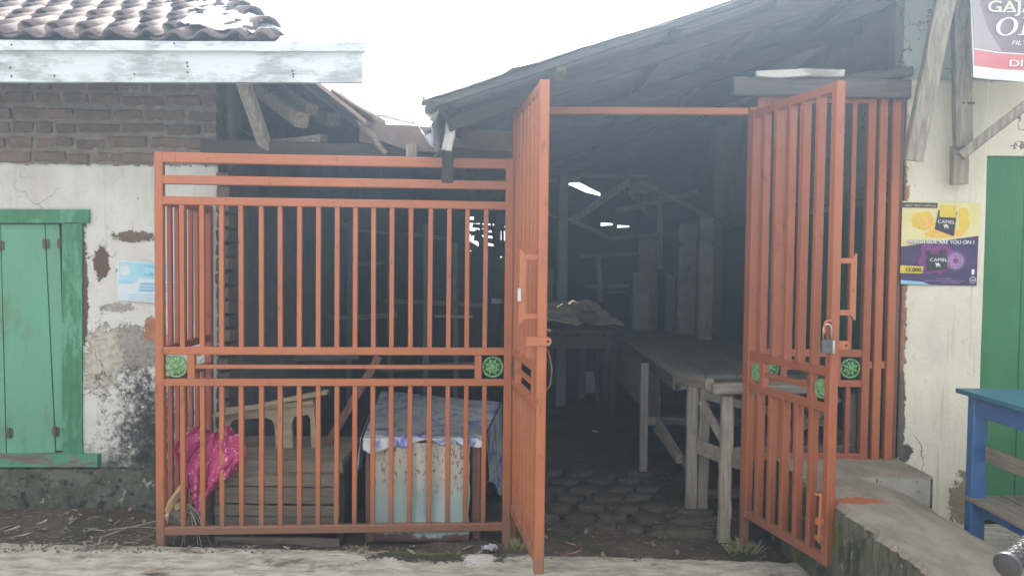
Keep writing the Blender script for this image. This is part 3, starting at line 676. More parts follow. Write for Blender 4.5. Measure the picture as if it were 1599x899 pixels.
# fascia
YF = 4.36
def strip(name, x0, x1, ya, yb_, Y, dep, m, parent, seg=26, jit=.0015, ya2=None, yb2=None):
    ya2 = ya if ya2 is None else ya2; yb2 = yb_ if yb2 is None else yb2
    b = MB(); vs = []; 
    for i in range(seg+1):
        t = i/seg; px = x0+(x1-x0)*t; j = lambda: random.uniform(-jit, jit)
        a = P(px, ya+(ya2-ya)*t, Y); c = P(px, yb_+(yb2-yb_)*t, Y)
        vs += [a+V(0, j(), j()), c+V(0, j(), j()), c+V(0, dep, j()), a+V(0, dep, j())]
    fs = [(0, 1, 2, 3), (seg*4+3, seg*4+2, seg*4+1, seg*4)]
    for i in range(seg):
        for k in range(4): fs.append((i*4+k, (i+1)*4+k, (i+1)*4+(k+1) % 4, i*4+(k+1) % 4))
    b.add(vs, fs); return b.build(name, m, parent)
strip('fascia_board', -420, 569, 60, 77, YF-.03, .05, mFascia, house, ya2=66, yb2=80)
fas = strip('fascia_board', -420, 566, 78.5, 127, YF, .032, mFascia, house, ya2=81, yb2=129)
mNail = simple('rust_nail', (.09, .06, .05), None, 20, .8)
b = MB()
for (px, py) in ((16, 106), (18, 119), (85, 119), (292, 98), (293, 104), (293, 113), (210, 116), (457, 111), (458, 120), (458, 116), (272, 68), (18, 70)): b.tube([P(px, py, YF-.004 if py > 79 else YF-.034), P(px, py, YF+.01 if py > 79 else YF-.01)], .0055, 7)
b.build('nail', mNail, fas)
# rafters and props under the eave
MB().bar(P(380, 128, 4.55), P(418, 238, 4.75), .075, .06, jit=.003, seg=5).build('eave_prop', mTimber, house)
MB().bar(P(395, 132, 5.3), P(472, 188, 4.7), .085, .095, jit=.003, seg=4).build('rafter', mTimberY, house)
MB().bar(P(440, 132, 5.2), P(488, 172, 4.8), .08, .07, jit=.003, seg=4).build('rafter', mTimberY, house)
MB().bar(P(330, 236, 5.1), P(506, 221, 4.75), .08, .075, jit=.004, seg=5).build('tie_beam', mTimberX, house)
MB().bar(P(500, 180, 5.5), P(520, 188, 5.2), .09, .09, jit=.004, seg=2).build('rafter', mTimberY, house)
MB().tube([P(352, 185, 4.8), P(372, 200, 4.8), P(395, 212, 4.78)], .002, 5).build('loose_wire', mRust, house)
# ---------------------------------------------------------------- shed
shed = thing('market_shed', V(.8, 6.5, 0), 'large open market shed with sloping sheet roof over the gateway', 'market shed')
YS, YB = 3.82, 9.4
eL = P(662, 168, YS); eR = P(1165, 0, YS)
slx = (eR.z-eL.z)/(eR.x-eL.x)
def shz(x, y=4): return eL.z + slx*(x-eL.x) - .012*(y-YS)
XR = 3.6
mSheet = Mat('weathered_roof_sheet', .6, 0, .4).base((.19, .19, .195)); mSheet.mix(mSheet.ramp(mSheet.noise(1.8, 7, .65, (.4, 1, 1)), .42, .62), (.13, .12, .115)).mix(mSheet.ramp(mSheet.noise(9, 8, .7, (.2, 1, 1)), .55, .7), (.30, .29, .27)); mSheet = mSheet.bump(mSheet.noise(20, 5), .004).done()
holes = [(G2, r) for G2, r in []]
def roof_hit(px, py):
    d = ray(px, py); # solve CAM+d t on roof plane
    # z = eL.z + slx*(x-eL.x) - .012*(y-YS)
    k = eL.z - slx*eL.x + .012*YS - CAM.z; t = k/(d.z - slx*d.x + .012*d.y); return CAM+d*t
slots = [(roof_hit(980, 112), roof_hit(1045, 95), .012), (roof_hit(926, 134), roof_hit(938, 131), .01), (roof_hit(1308, 21), roof_hit(1312, 20), .012), (roof_hit(1172, 71), roof_hit(1174, 71), .008)]
NX, NY = 130, 440
def rskip(u, v):
    x = eL.x+(XR-eL.x)*u; y = YS+(YB-YS)*v
    for a, c, r in slots:
        ab = V(c.x-a.x, c.y-a.y, 0); ap = V(x-a.x, y-a.y, 0); t = max(0, min(1, ap.dot(ab)/max(ab.length_squared, 1e-9)))
        if (ap-ab*t).length < r+.006: return True
    return False
def rfn(u, v):
    x = eL.x-.03*abs(noise.noise(V(v*40, 0, 0)))*(u == 0)+(XR-eL.x)*u; y = YS-.03+(YB-YS)*v + (.07*noise.noise(V(u*14, 3, 0))+.04*noise.noise(V(u*50, 5, 0)) if v == 0 else 0)
    return V(x, y, shz(x, y)+.03+.009*math.sin(2*math.pi*y/.076)+.022*noise.noise(V(x*1.6, y*.8, 0))-.02*math.exp(-((x-.9)/.5)**2))
b = MB(); b.grid(NX, NY, rfn, rskip); b.build('roof_sheet', mSheet, shed, smooth=True, solid=.003)
# rough rafters along the slope, purlins along the depth
def rafter(y, w_=.05, h_=.1, x0=None, x1=XR, dz=-.03, m=mDark, name='rafter'):
    x0 = eL.x+.05 if x0 is None else x0
    MB().bar((x0, y, shz(x0, y)+dz-h_/2), (x1, y, shz(x1, y)+dz-h_/2), w_, h_, jit=.003, seg=9).build(name, m, shed)
for i in range(1, 7):
    x = eL.x+.62*i
    MB().grid(1, 60, lambda u, v, x=x: V(x+.05*u, YS+.02+(YB-YS-.1)*v, shz(x, YS+(YB-YS)*v)+.016+.009*math.sin(2*math.pi*(YS+(YB-YS)*v)/.3)+.022*noise.noise(V(x*1.6, (YS+5.6*v)*.8, 0))-.02*math.exp(-((x-.9)/.5)**2))).build('sheet_lap', mSheet, shed, solid=.003)
mBarge = wood('grey_bargeboard', (.10, .10, .10), (.06, .06, .06), 0, rnd=.1)
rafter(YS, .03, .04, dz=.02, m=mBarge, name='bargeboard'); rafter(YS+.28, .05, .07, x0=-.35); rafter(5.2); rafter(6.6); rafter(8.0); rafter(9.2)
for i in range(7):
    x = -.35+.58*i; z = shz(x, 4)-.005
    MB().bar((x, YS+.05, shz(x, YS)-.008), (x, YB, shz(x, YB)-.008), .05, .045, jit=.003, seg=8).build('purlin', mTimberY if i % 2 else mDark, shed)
# crumpled zinc flashing at the low corner
mZinc = simple('crumpled_zinc', (.42, .44, .46), (.30, .31, .32), 9, .45, .5, bump=.01)
b = MB(); c0 = P(690, 155, 4.0)
def zf_(u, v):
    px = 657+52*u+6*math.sin(v*9); py = 150+(10-4*u)*math.sin(u*7)*.7+v*(75+18*math.sin(u*5))
    q = P(px, py, 4.05+.12*math.sin(u*7+v*3)+.35*v*u); return q+V(.02*noise.noise(V(u*6, v*6, 0)), .03*noise.noise(V(u*5, v*5, 7)), .01*noise.noise(V(u*9, v*9, 3)))
b.grid(26, 20, zf_, lambda u, v: (u < .42 and v > .25+.3*u and v < .60) or (u > .72 and v > .45) or (u < .3 and v > .78)); b.build('zinc_flashing', mZinc, shed, smooth=True, solid=.002)
MB().bar(P(698, 236, 4.15), P(707, 184, 4.15), .055, .05, jit=.003, seg=6).build('roof_strut', mWhiteWood, shed)
MB().bar(P(699, 285, 4.17), P(700, 237, 4.17), .06, .05, jit=.003, seg=3).build('roof_strut', mDarkZ, shed)
MB().bar(P(720, 168, 4.2), P(717, 192, 4.2), .025, .03, jit=.002, seg=3).build('roof_strut', mTimber, shed)
# valley roof between house and shed: torn tiles and sheets
mVal = simple('brown_valley_sheet', (.22, .165, .14), (.13, .105, .095), 6, .9, bump=.012)
vz = P(600, 200, 4.7).z
def vfn(u, v):
    x = xe-.03+(eL.x+.16-xe)*u; y = 4.62+4.7*v
    return V(x, y, vz-.05*u+.045*math.sin(u*9+1)*(1-v)+.02*noise.noise(V(x*9, y*5, 0))-.03*u*(v < .02)+.0*v)
b = MB(); b.grid(26, 40, vfn); b.build('valley_sheet', mVal, shed, smooth=True, solid=.03)
b = MB(); b.prism([P(558, 184, 4.62), P(600, 194, 4.6), P(650, 204, 4.6), P(690, 212, 4.62), P(690, 238, 4.62), P(640, 236, 4.62), P(600, 222, 4.62), P(580, 215, 4.62)], (0, .03, 0)); b.build('torn_edge_board', mVal, shed)
MB().bar(P(560, 186, 4.58), P(602, 240, 4.66), .035, .03, jit=.003, seg=4).build('valley_batten', mTimberX, shed)
MB().bar(P(590, 178, 4.58), P(648, 192, 4.62), .03, .02, jit=.003, seg=4).build('valley_batten', mPlas, shed)
MB().tube([P(643, 245, 4.6), P(643, 226, 4.6)], .035, 10).build('log_end', mTimber, shed)
MB().bar((WX, 4.75, vz-.12), (P(800, 240, 4.75).x, 4.75, vz-.16), .08, .09, jit=.004, seg=6).build('front_beam', mDark, shed)
MB().bar((P(562, 240, 4.72).x, 4.72, vz-.03), (P(800, 240, 4.75).x, 4.72, vz-.07), .03, .12, jit=.004, seg=6).build('front_board', mVal, shed)
# twisted rag on the fence top
# overhead lintel right of the gateway
xl0, xl1 = P(1140, 140, 4.42).x, P(1412, 140, 4.42).x
zl1, zl0 = P(1300, 124, 4.37).z, P(1300, 152, 4.37).z
mLint = wood('grey_brown_lintel', (.15, .13, .12), (.10, .09, .085), 0, rnd=.1)
MB().bar((xl0, 4.37, (zl0+zl1)/2+.005), (xl1, 4.37, (zl0+zl1)/2-.005), .06, zl1-zl0, jit=.003, seg=7).build('lintel_beam', mLint, shed)
mWhB = wood('whitewashed_board', (.40, .39, .36), (.3, .29, .27), 0, paint=(.62, .62, .58), cover=(.42, .5), rnd=0)
b = MB(); b.prism([P(x, y, 4.31) for x, y in ((1181, 111), (1245, 108), (1249, 107), (1320, 109), (1318, 119), (1290, 120), (1262, 118), (1222, 121), (1200, 120), (1182, 118))], (0, .03, 0)); b.build('white_board', mWhB, shed)
MB().bar(P(1290, 128, 4.47), P(1424, 112, 4.40), .05, .05, jit=.003, seg=5).build('lintel_beam', mLint, shed)
# posts inside
mPost = simple('blue_grey_steel', (.22, .26, .28), (.17, .2, .22), 8, .5)
bpz = P(880, 256, 8.6)
MB().bar((bpz.x, 8.6, -.02), (bpz.x, 8.6, bpz.z), .115, .115).build('steel_post', mPost, shed)
MB().bar(P(800, 281, 8.7), P(905, 280, 8.7), .05, .07).build('cross_beam', mPost, shed)
MB().bar(P(890, 347, 8.45), P(985, 282, 8.45), .08, .08, jit=.003, seg=3).build('knee_brace', mTimber, shed)
MB().bar(P(905, 274, 8.7), P(1010, 277, 8.6), .05, .04, jit=.003, seg=3).build('cross_beam', mTimberX, shed)
MB().bar(P(985, 300, 8.3), P(1010, 335, 8.8), .06, .05, jit=.003, seg=3).build('knee_brace', mTimber, shed)
b = MB(); b.prism([P(x, y, 8.35) for x, y in ((983, 291), (1003, 282), (1030, 292), (1010, 303), (985, 302))], (0, .08, 0)); b.build('beam_end', mTimberX, shed)
for i, (px, Y, w_) in enumerate(((505, 8.7, .09), (640, 8.9, .09), (775, 8.9, .08), (1000, 9.0, .1), (400, 6.4, .08))):
    q = P(px, 500, Y); MB().bar((q.x, Y, -.03), (q.x, Y, 2.45), w_, w_, jit=.004, seg=6).build('post', mDarkZ, shed)
# rear board wall, each board a part, with gaps where the day comes through
random.seed(21)
def top_profile(x):
    if x < xe: return min(zE+.80*(xe-x), 4.3)+.03
    if x < eL.x: return vz+.03
    return shz(x, 9.3)-.02
x = -3.9; YBk = 9.25
def wall_boards(x0, x1, segs):
    global x
for_x = x
def slit(px):   # the bright tear above the rear wall, as photo rows
    t = (px-846)/96; a_ = 257+t*47; return a_, a_+max(.6, (13.5-4*t)*min(1, max(0, 1.08-t)*3.2))+.8*math.sin(px*.7)
def slant_board(xa_, xb_, za0, za1, zb0, zb1, yy):
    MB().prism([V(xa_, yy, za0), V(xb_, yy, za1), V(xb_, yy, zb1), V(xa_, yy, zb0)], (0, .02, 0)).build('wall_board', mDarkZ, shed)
bi = 0
while for_x < 3.6:
    wd = random.uniform(.15, .21); xm = for_x+wd/2; px = CX+FPX*xm/YBk; yy = YBk+.022*(bi % 2); bi += 1
    xa_, xb_ = for_x-.006, for_x+wd+.006; pa, pb = CX+FPX*xa_/YBk, CX+FPX*xb_/YBk
    ta, tb = top_profile(xa_)+(.05 if xa_ > xe else 0), top_profile(xb_)+(.05 if xb_ > xe else 0); jz = lambda: random.uniform(-.04, .04)
    if 945 < px < 1000:
        zs_ = P(px, 352+random.uniform(-3, 3), YBk).z; h_ = random.uniform(.006, .022)
        slant_board(xa_, xb_-.05, -.05, -.05, zs_-h_, zs_-h_+.012, yy); slant_board(xb_-.055, xb_, -.05, -.05, zs_+.04, zs_+.04, yy)
    if 722 < px < 790:
        za, zb = P(px, 400, YBk).z, P(px, 330, YBk).z; slant_board(xa_, xb_, -.05, -.05, za+jz(), za+jz(), yy); slant_board(xa_, xb_, zb+jz(), zb+jz(), ta, tb, yy)
    elif 838 < px < 945:
        sa, sb_ = slit(pa), slit(pb)
        slant_board(xa_, xb_, -.05, -.05, P(pa, sa[1], YBk).z, P(pb, sb_[1], YBk).z, yy); slant_board(xa_, xb_, P(pa, sa[0], YBk).z, P(pb, sb_[0], YBk).z, ta, tb, yy)
    elif 945 < px < 1000: slant_board(xa_, xb_, zs_+h_, zs_+h_-.01, ta, tb, yy)
    else: slant_board(xa_, xb_, -.05, -.05, ta, tb, yy)
    for_x += wd
mPaleCol = simple('grime_whitewash', (.28, .26, .23), (.17, .155, .14), 4, .9, dirt=(.12, .10, .09))
for (x0, x1, y0, y1, Y, nm) in ((998, 1024, 372, 520, 8.9, 'pale_column'), (1060, 1084, 350, 560, 7.9, 'pale_column'), (1092, 1110, 340, 560, 7.3, 'pale_column'), (988, 1012, 425, 520, 8.2, 'pale_column'), (1040, 1052, 430, 540, 8.6, 'pale_column'), (905, 914, 470, 560, 9.0, 'pale_column')):
    a = P(x0, y0, Y); c_ = P(x1, y1, Y); MB().bar(((a.x+c_.x)/2, Y, min(c_.z, .86) if Y < 8.3 else 0), ((a.x+c_.x)/2, Y, a.z), c_.x-a.x, .09, jit=.004, seg=6, up=V(0, 1, 0)).build(nm, mPaleCol, shed)
random.seed(31)
for (xa1, ya1, xb1, yb1, Y, w1) in ((950, 372, 1110, 362, 8.7, .05), (905, 400, 1000, 396, 8.9, .04), (850, 330, 960, 372, 8.9, .05), (960, 330, 1090, 300, 8.5, .06), (1000, 285, 1120, 345, 8.3, .05), (350, 345, 560, 352, 8.0, .06), (420, 420, 600, 410, 8.6, .04), (560, 360, 700, 372, 8.8, .05), (600, 470, 760, 476, 8.5, .05), (430, 500, 620, 492, 7.8, .05), (380, 560, 560, 556, 6.6, .06), (590, 575, 745, 570, 7.0, .06)):
    MB().bar(P(xa1, ya1, Y), P(xb1, yb1, Y), .04, w1, jit=.004, seg=5).build('shed_batten', mTimberX, shed)
for (px1, ya1, yb1, Y) in ((455, 330, 640, 7.6), (545, 345, 640, 8.4), (610, 330, 640, 8.9), (665, 350, 620, 8.0), (712, 380, 640, 8.6), (1030, 300, 420, 8.7), (860, 420, 600, 8.9), (938, 400, 470, 8.8)):
    MB().bar(P(px1, yb1, Y), P(px1+random.uniform(-4, 4), ya1, Y), .06, .05, jit=.004, seg=5, up=V(0, 1, 0)).build('shed_stud', mTimber, shed)
# small light holes higher up: knot-sized gaps are left to the slats below
# criss-cross pale slats in the torn opening
b = None
for (p0, p1, t_) in (((722, 336), (790, 333), .05), ((740, 343), (790, 341), .09), ((738, 352), (792, 358), .05), ((735, 366), (790, 350), .04), ((740, 372), (792, 380), .06), ((750, 385), (790, 390), .05), ((765, 330), (775, 400), .04), ((752, 330), (749, 400), .06), ((718, 345), (795, 348), .04), ((720, 376), (760, 398), .09), ((722, 330), (734, 402), .16), ((742, 360), (765, 396), .08), ((770, 372), (795, 398), .10), ((735, 398), (792, 394), .09), ((758, 338), (790, 350), .03), ((728, 362), (770, 366), .04), ((784, 328), (786, 402), .03)):
    MB().bar(P(*p0, YBk-.06), P(*p1, YBk-.06), .03, t_, jit=.004, seg=3).build('slat', mDarkZ, shed)
# small ragged light holes stay as gaps: a row of broken battens at the eave
# right inner wall
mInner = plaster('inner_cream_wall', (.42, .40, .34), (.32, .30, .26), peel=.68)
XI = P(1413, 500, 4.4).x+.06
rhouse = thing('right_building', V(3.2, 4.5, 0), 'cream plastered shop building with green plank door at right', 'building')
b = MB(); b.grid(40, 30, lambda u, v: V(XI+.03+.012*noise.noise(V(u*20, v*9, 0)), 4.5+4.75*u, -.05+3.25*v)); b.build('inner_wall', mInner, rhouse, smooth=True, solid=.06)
mGreenI = simple('dark_green_paint', (.035, .14, .06), (.03, .11, .05), 5, .5, stretch=(1, 1, .3))
for (y0, y1) in ((4.7, 5.35), (5.38, 6.05), (6.08, 6.75), (7.15, 7.75), (7.78, 8.35)):
    zt_ = 1.98
    MB().box((XI-.02, (y0+y1)/2, zt_/2+.15), (.035, y1-y0, zt_-.3), jit=.002).build('green_panel', mGreenI, rhouse)
mPil = simple('grey_cream_pillar', (.34, .32, .28), (.25, .24, .21), 4, .9)
for y_ in (6.95, 8.5): MB().box((XI-.05, y_, 1.55), (.12, .16, 3.1), jit=.003).build('pilaster', mPil, rhouse)
MB().bar((XI-.03, 4.6, 2.06), (XI-.03, 9.0, 2.06), .06, .07, jit=.002, seg=4).build('door_head_rail', mTimberY, rhouse)
# front wall right of the gateway
mPlasterR = plaster('cream_plaster', (.69, .65, .52), (.63, .59, .48), patches=((P(1409, 400, 4.4), (.035, .3, .55), (.45, .20, .09)), (P(1406, 560, 4.4), (.03, .3, .5), (.38, .19, .10)), (P(1412, 708, 4.4), (.05, .3, .05), (.09, .08, .07)), (P(1408, 650, 4.4), (.02, .3, .3), (.14, .12, .09)), (P(1515, 785, 4.4), (.10, .3, .16), (.30, .24, .15))), peel=.70)
YR = 4.42
xg = P(1531, 500, YR).x
def rw(u, v):
    x = P(1406, 500, YR).x+(xg-P(1406, 500, YR).x)*u; z = -.05+(P(1450, 126, YR).z+.05)*v; return V(x, YR+.004*noise.noise(V(x*4, z*4, 1)), z)
b = MB(); b.grid(30, 100, rw); b.build('plaster_wall', mPlasterR, rhouse, smooth=True, solid=.03)
mUpW = plaster('upper_greenish_wall', (.42, .46, .42), (.36, .40, .37), peel=.72)
zb_ = P(1450, 126, YR).z
MB().box(((P(1413, 60, YR).x+5.5)/2, YR+.06, zb_+.005+.6), (5.5-P(1413, 60, YR).x, .1, 1.2)).build('upper_wall', mUpW, rhouse)
MB().box(((xg+5.5)/2, YR+.03, (zb_+P(1560, 243, YR).z)/2), (5.5-xg, .05, zb_-P(1560, 243, YR).z)).build('wall_over_door', mPlasterR, rhouse)
MB().box(((XI+5.5)/2+.05, YR+.2, 1.4), (5.5-XI-.1, .12, 2.9)).build('backing_wall', mMortar, rhouse)
mGreenR = Mat('deep_green_paint', .6, 0, .3).base((.045, .185, .07)); mGreenR.mix(mGreenR.ramp(mGreenR.noise(3, 7, .65, (1, 1, .35)), .4, .65), (.035, .145, .06)).mix(mGreenR.ramp(mGreenR.noise(12, 7, .7, (1, 1, .15)), .62, .75, 0, .5), (.09, .3, .14)).mix(mGreenR.ramp(mGreenR.noise(26, 8, .75), .63, .67), (.04, .08, .045)); mGreenR = mGreenR.bump(mGreenR.noise(50, 4, .6, (1, 1, .06)), .003).done()
xk = xg+.003; zt_ = P(1560, 243, YR).z; i = 0
while xk < 4.6:
    wd = .24; z0_ = .12
    MB().bar((xk+wd/2, YR+.035+.004*(i % 2), z0_), (xk+wd/2, YR+.035+.004*(i % 2), zt_-.002), wd-.005, .03, c=.1, up=V(0, 1, 0)).build('door_plank', mGreenR, rhouse)
    xk += wd; i += 1
# plinth in front: rear block and long low wall running to the street
mPl = Mat('worn_plinth_concrete', .9, 0, .2).base((.43, .38, .30)); mPl.mix(mPl.ramp(mPl.noise(4, 8, .7, (1.6, .8, 1)), .42, .62), (.31, .27, .22)).mix(mPl.ramp(mPl.noise(30, 8, .75, (1, 3, 1)), .56, .7, 0, .7), (.42, .39, .33))
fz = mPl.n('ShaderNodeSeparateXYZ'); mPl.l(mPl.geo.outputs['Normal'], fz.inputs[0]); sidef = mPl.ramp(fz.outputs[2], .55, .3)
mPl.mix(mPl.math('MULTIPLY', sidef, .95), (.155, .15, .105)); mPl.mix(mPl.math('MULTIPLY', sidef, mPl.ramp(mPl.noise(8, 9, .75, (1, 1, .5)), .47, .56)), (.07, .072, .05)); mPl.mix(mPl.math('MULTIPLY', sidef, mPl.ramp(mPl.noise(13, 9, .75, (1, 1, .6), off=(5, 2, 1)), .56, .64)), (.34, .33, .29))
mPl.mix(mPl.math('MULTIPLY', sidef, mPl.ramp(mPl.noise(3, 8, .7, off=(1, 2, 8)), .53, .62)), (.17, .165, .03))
mPl.mix(mPl.blob(G(1340, 781, .475), (.11, .055, .3), .6, 16), (.50, .16, .08))
mPl.mix(mPl.ramp(mPl.noise(48, 8, .8), .62, .68, 0, .6), (.10, .09, .07)); mPl.mix(mPl.ramp(mPl.noise(2.2, 8, .75, off=(5, 5, 5)), .56, .66, 0, .3), (.13, .12, .10)); mPl = mPl.bump(mPl.noise(24, 9, .78), .035, 1).done()
plinth = thing('concrete_plinth', V(1.85, 3.5, 0), 'weathered mossy concrete plinth running from right wall to the street', 'low wall')
cor = P(1456, 745, 4.09)
YBk0 = 4.07
def plin(u, v):
    y = 1.2+(YBk0-1.2)*u
    xl = 1.545+.02*noise.noise(V(y*5, 0, 0))+.012*noise.noise(V(y*22, 0, 0)); e = .026*noise.noise(V(y*14, 1, 0))+.016*noise.noise(V(y*41, 1, 0))
    pr = [(xl-.03, -.06), (xl-.02, .12), (xl-.012, .26), (xl-.004+e, .40), (xl+e, .452), (xl+.02+e*.6, .474), (xl+.1, .477), (xl+.3, .475), (xl+.44, .43), (xl+.575, .375), (xl+.59, .36), (xl+.6, -.06)]
    x, z = pr[int(round(v*11))]
    return V(x+.006*noise.noise(V(x*15, y*15, z*15)), y, z+.005*noise.noise(V(x*9, y*9, 2))*(z > .1))
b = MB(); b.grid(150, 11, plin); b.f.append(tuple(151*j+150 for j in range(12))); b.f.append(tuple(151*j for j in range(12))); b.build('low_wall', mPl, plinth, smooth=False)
b = MB(); c1 = G(1456, 745, .48); xr_ = c1.x
b.grid(24, 6, lambda u, v: V(1.53+(xr_-1.53)*u+.004*noise.noise(V(u*20, v*9, 0)), c1.y+(.0 if v < .4 else (4.9-c1.y)*(v-.4)/.6), (-.05+.53*v/.34 if v < .34 else .484)+.003*noise.noise(V(u*9, v*9, 0)))); 
mWhW = simple('whitewashed_concrete', (.40, .37, .32), (.30, .28, .24), 8, .9, bump=.01, dirt=(.14, .13, .11))
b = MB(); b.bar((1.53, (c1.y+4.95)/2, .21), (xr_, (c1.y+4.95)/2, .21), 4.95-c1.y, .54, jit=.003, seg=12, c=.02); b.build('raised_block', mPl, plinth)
b = MB(); b.prism([V(1.62, c1.y-.003, .474), V(xr_-.004, c1.y-.003, .474), V(xr_-.004, c1.y-.003, .1), V(1.62, c1.y-.003, .1)], (0, .004, 0)); b.build('whitewash_face', mWhW, plinth)
# porch floor
MB().box((3.6, 2.6, .04), (3.0, 3.6, .14)).build('porch_floor', mConc, kind='structure')
# timbers on the right front
strut = thing('roof_props', V(2.6, 4.2, 2.0), 'grey weathered roof props and brace in front of the right wall', 'timber props')
MB().bar(P(1482, -30, 4.1), P(1424, 251, 4.22), .10, .05, jit=.002, seg=7, up=V(0, 1, 0)).build('leaning_prop', mTimber, strut)
MB().bar(P(1501, -40, 4.2), P(1503, 228, 4.3), .095, .05, jit=.002, seg=6, up=V(0, 1, 0)).build('upright_prop', mTimber, strut)
MB().bar(P(1497, 228, 4.33), P(1498, 288, 4.33), .09, .04, jit=.002, seg=2, up=V(0, 1, 0)).build('prop_foot', mTimber, strut)
MB().bar(P(1690, 95, 4.0), P(1500, 244, 4.22), .09, .05, jit=.002, seg=5).build('brace', mTimber, strut)
b = MB(); b.tube([P(1505, 161, 4.2), P(1505, 161, 4.1)], .007, 6); b.tube([P(1512, 161, 4.12), P(1522, 161, 4.12)], .007, 6); b.build('bolt', mNail, strut)
# banner
YBn = 4.08
mMar = simple('glare_greyed_maroon', (.22, .17, .21), (.27, .22, .25), 3, .45, bump=.002); mSw = simple('pale_swoosh_print', (.42, .37, .40), (.36, .31, .35), 4, .45, bump=.002)  # maroon greyed in its own colour to imitate lens glare over it
mPink = simple('faded_red_print', (.56, .16, .19), (.62, .24, .26), 5, .45, bump=.002); mWhV = simple('white_vinyl', (.72, .72, .72), (.60, .62, .64), 6, .45, bump=.002)
ban = thing('vinyl_banner', P(1560, 125, YBn), 'glare-greyed maroon and red cigarette banner with white lettering at top right corner', 'banner')
MB().prism([P(1513, -70, YBn), P(1705, -50, YBn), P(1712, 133, YBn), P(1600, 128, YBn), P(1548, 124, YBn), P(1520, 121, YBn)], (0, .002, 0)).build('banner_sheet', mWhV, ban)
MB().prism(quadP([(1514, -69), (1704, -49), (1709, 86), (1600, 84), (1560, 82), (1521, 76)], YBn, .002), (0, .001, 0)).build('maroon_field', mMar, ban)
MB().prism(quadP([(1514, -69), (1524, -69), (1530, 10), (1542, 45), (1564, 81), (1521, 76)], YBn, .004), (0, .001, 0)).build('swoosh', mSw, ban)
MB().prism(quadP([(1521, 78), (1560, 84), (1600, 86), (1709, 88), (1711, 113), (1600, 110), (1555, 107), (1521, 102)], YBn, .003), (0, .001, 0)).build('red_band', mPink, ban)
mLet = simple('white_print', (.78, .78, .78), (.7, .7, .7), 10, .5, bump=0); mLetG = simple('cream_print', (.70, .72, .60), (.6, .62, .52), 10, .5, bump=0)
put_text('GAJAH', 1539, 20, 18, YBn, .008, mLetG, ban, bold=1.6, wpx=94, sp=1.0)
b = MB()   # slab serifs
for (x, y, w_) in ((1559, 19.5, 13), (1574, 19.5, 12), (1585, 3, 10), (1598, 19.5, 12)): b.prism(quadP([(x-w_/2+3, y-1), (x+w_/2+3, y-1), (x+w_/2+3, y+1), (x-w_/2+3, y+1)], YBn, .0095), (0, .0003, 0))
b.build('serif', mLetG, ban)
# italic O and R
def ital(px, py, k): return P(px+(56-py)*.22, py, YBn)-V(0, .008, 0)
b = MB(); n = 32
for i in range(n):
    t = 2*math.pi*i/n; ox, oy = 1568+17*math.cos(t), 42.5+14.5*math.sin(t); ix, iy = 1568+10.5*math.cos(t-.12), 42.5+12.6*math.sin(t-.12); b.v += [ital(ox, oy, 0), ital(ix, iy, 0)]
for i in range(n): j = (i+1) % n; b.f.append((2*i, 2*j, 2*j+1, 2*i+1))
b.build('lettering', mLet, ban)
b = MB(); b.prism([ital(x, y, 0) for x, y in ((1591, 28), (1600, 28), (1600, 56), (1588, 56), (1588, 54.5), (1593, 54), (1593, 30), (1589, 29.5))], (0, .0004, 0)); b.prism([ital(x, y, 0) for x, y in ((1600, 28), (1611, 29), (1616, 35), (1611, 42), (1603, 43.5), (1600, 43.5), (1600, 41.5), (1606, 40), (1608, 35), (1605, 30.5), (1600, 30))], (0, .0004, 0)); b.prism([ital(x, y, 0) for x, y in ((1603, 43), (1609, 43), (1620, 56), (1611, 56))], (0, .0004, 0)); b.build('lettering', mLet, ban)
put_text('FILTER', 1577, 71, 7, YBn, .008, mLet, ban, shear=.25, wpx=38); put_text('DIPE', 1573, 104.5, 10.5, YBn, .008, mLet, ban, bold=.7, wpx=44)
b = MB(); b.prism(quadP([(1521, 76), (1560, 82), (1600, 84.5), (1709, 86.5), (1709, 88), (1600, 86), (1560, 84), (1521, 78)], YBn, .005), (0, .0004, 0)); b.build('white_stripe', mLet, ban)
MB().bar(P(1516, -60, 4.12), P(1518, 122, 4.12), .02, .02).build('banner_batten', mTimber, ban)
# advertising poster on the cream wall
YQ = YR-.022
ad = thing('advertising_poster', P(1468, 446, YQ), 'yellow and purple cigarette price poster on cream wall beside green door', 'poster')
mYel = simple('pale_yellow_print', (.62, .55, .22), (.68, .60, .34), 14, .5, bump=.001); mPur = simple('purple_print', (.075, .045, .13), (.05, .035, .09), 12, .5, bump=.001)
mAmb = simple('amber_print', (.68, .38, .06), (.75, .52, .14), 40, .5, bump=0); mBlk = simple('black_print', (.03, .03, .04), (.05, .045, .055), 20, .5, bump=0)
mMag = simple('magenta_print', (.22, .05, .20), (.13, .04, .14), 40, .5, bump=0); mYel2 = simple('yellow_tag_print', (.68, .50, .06), (.6, .44, .05), 20, .5, bump=0); mLil = simple('lilac_print', (.38, .22, .42), (.2, .12, .26), 90, .5, bump=0)
Q = lambda pts, off: quadP(pts, YQ, off)
TW = [(1409, 314), (1530, 316.5), (1529, 368), (1407, 385)]
MB().prism(Q([(1409, 314), (1530, 316.5), (1525, 446), (1406, 444)], 0), (0, .002, 0)).build('poster_sheet', mPur, ad)
MB().prism(Q(TW, .001), (0, .0005, 0)).build('yellow_field', mYel, ad)
MB().prism(Q([(1409, 316), (1464, 317), (1463, 325), (1409, 324)], .003), (0, .0005, 0)).build('black_tab', mBlk, ad)
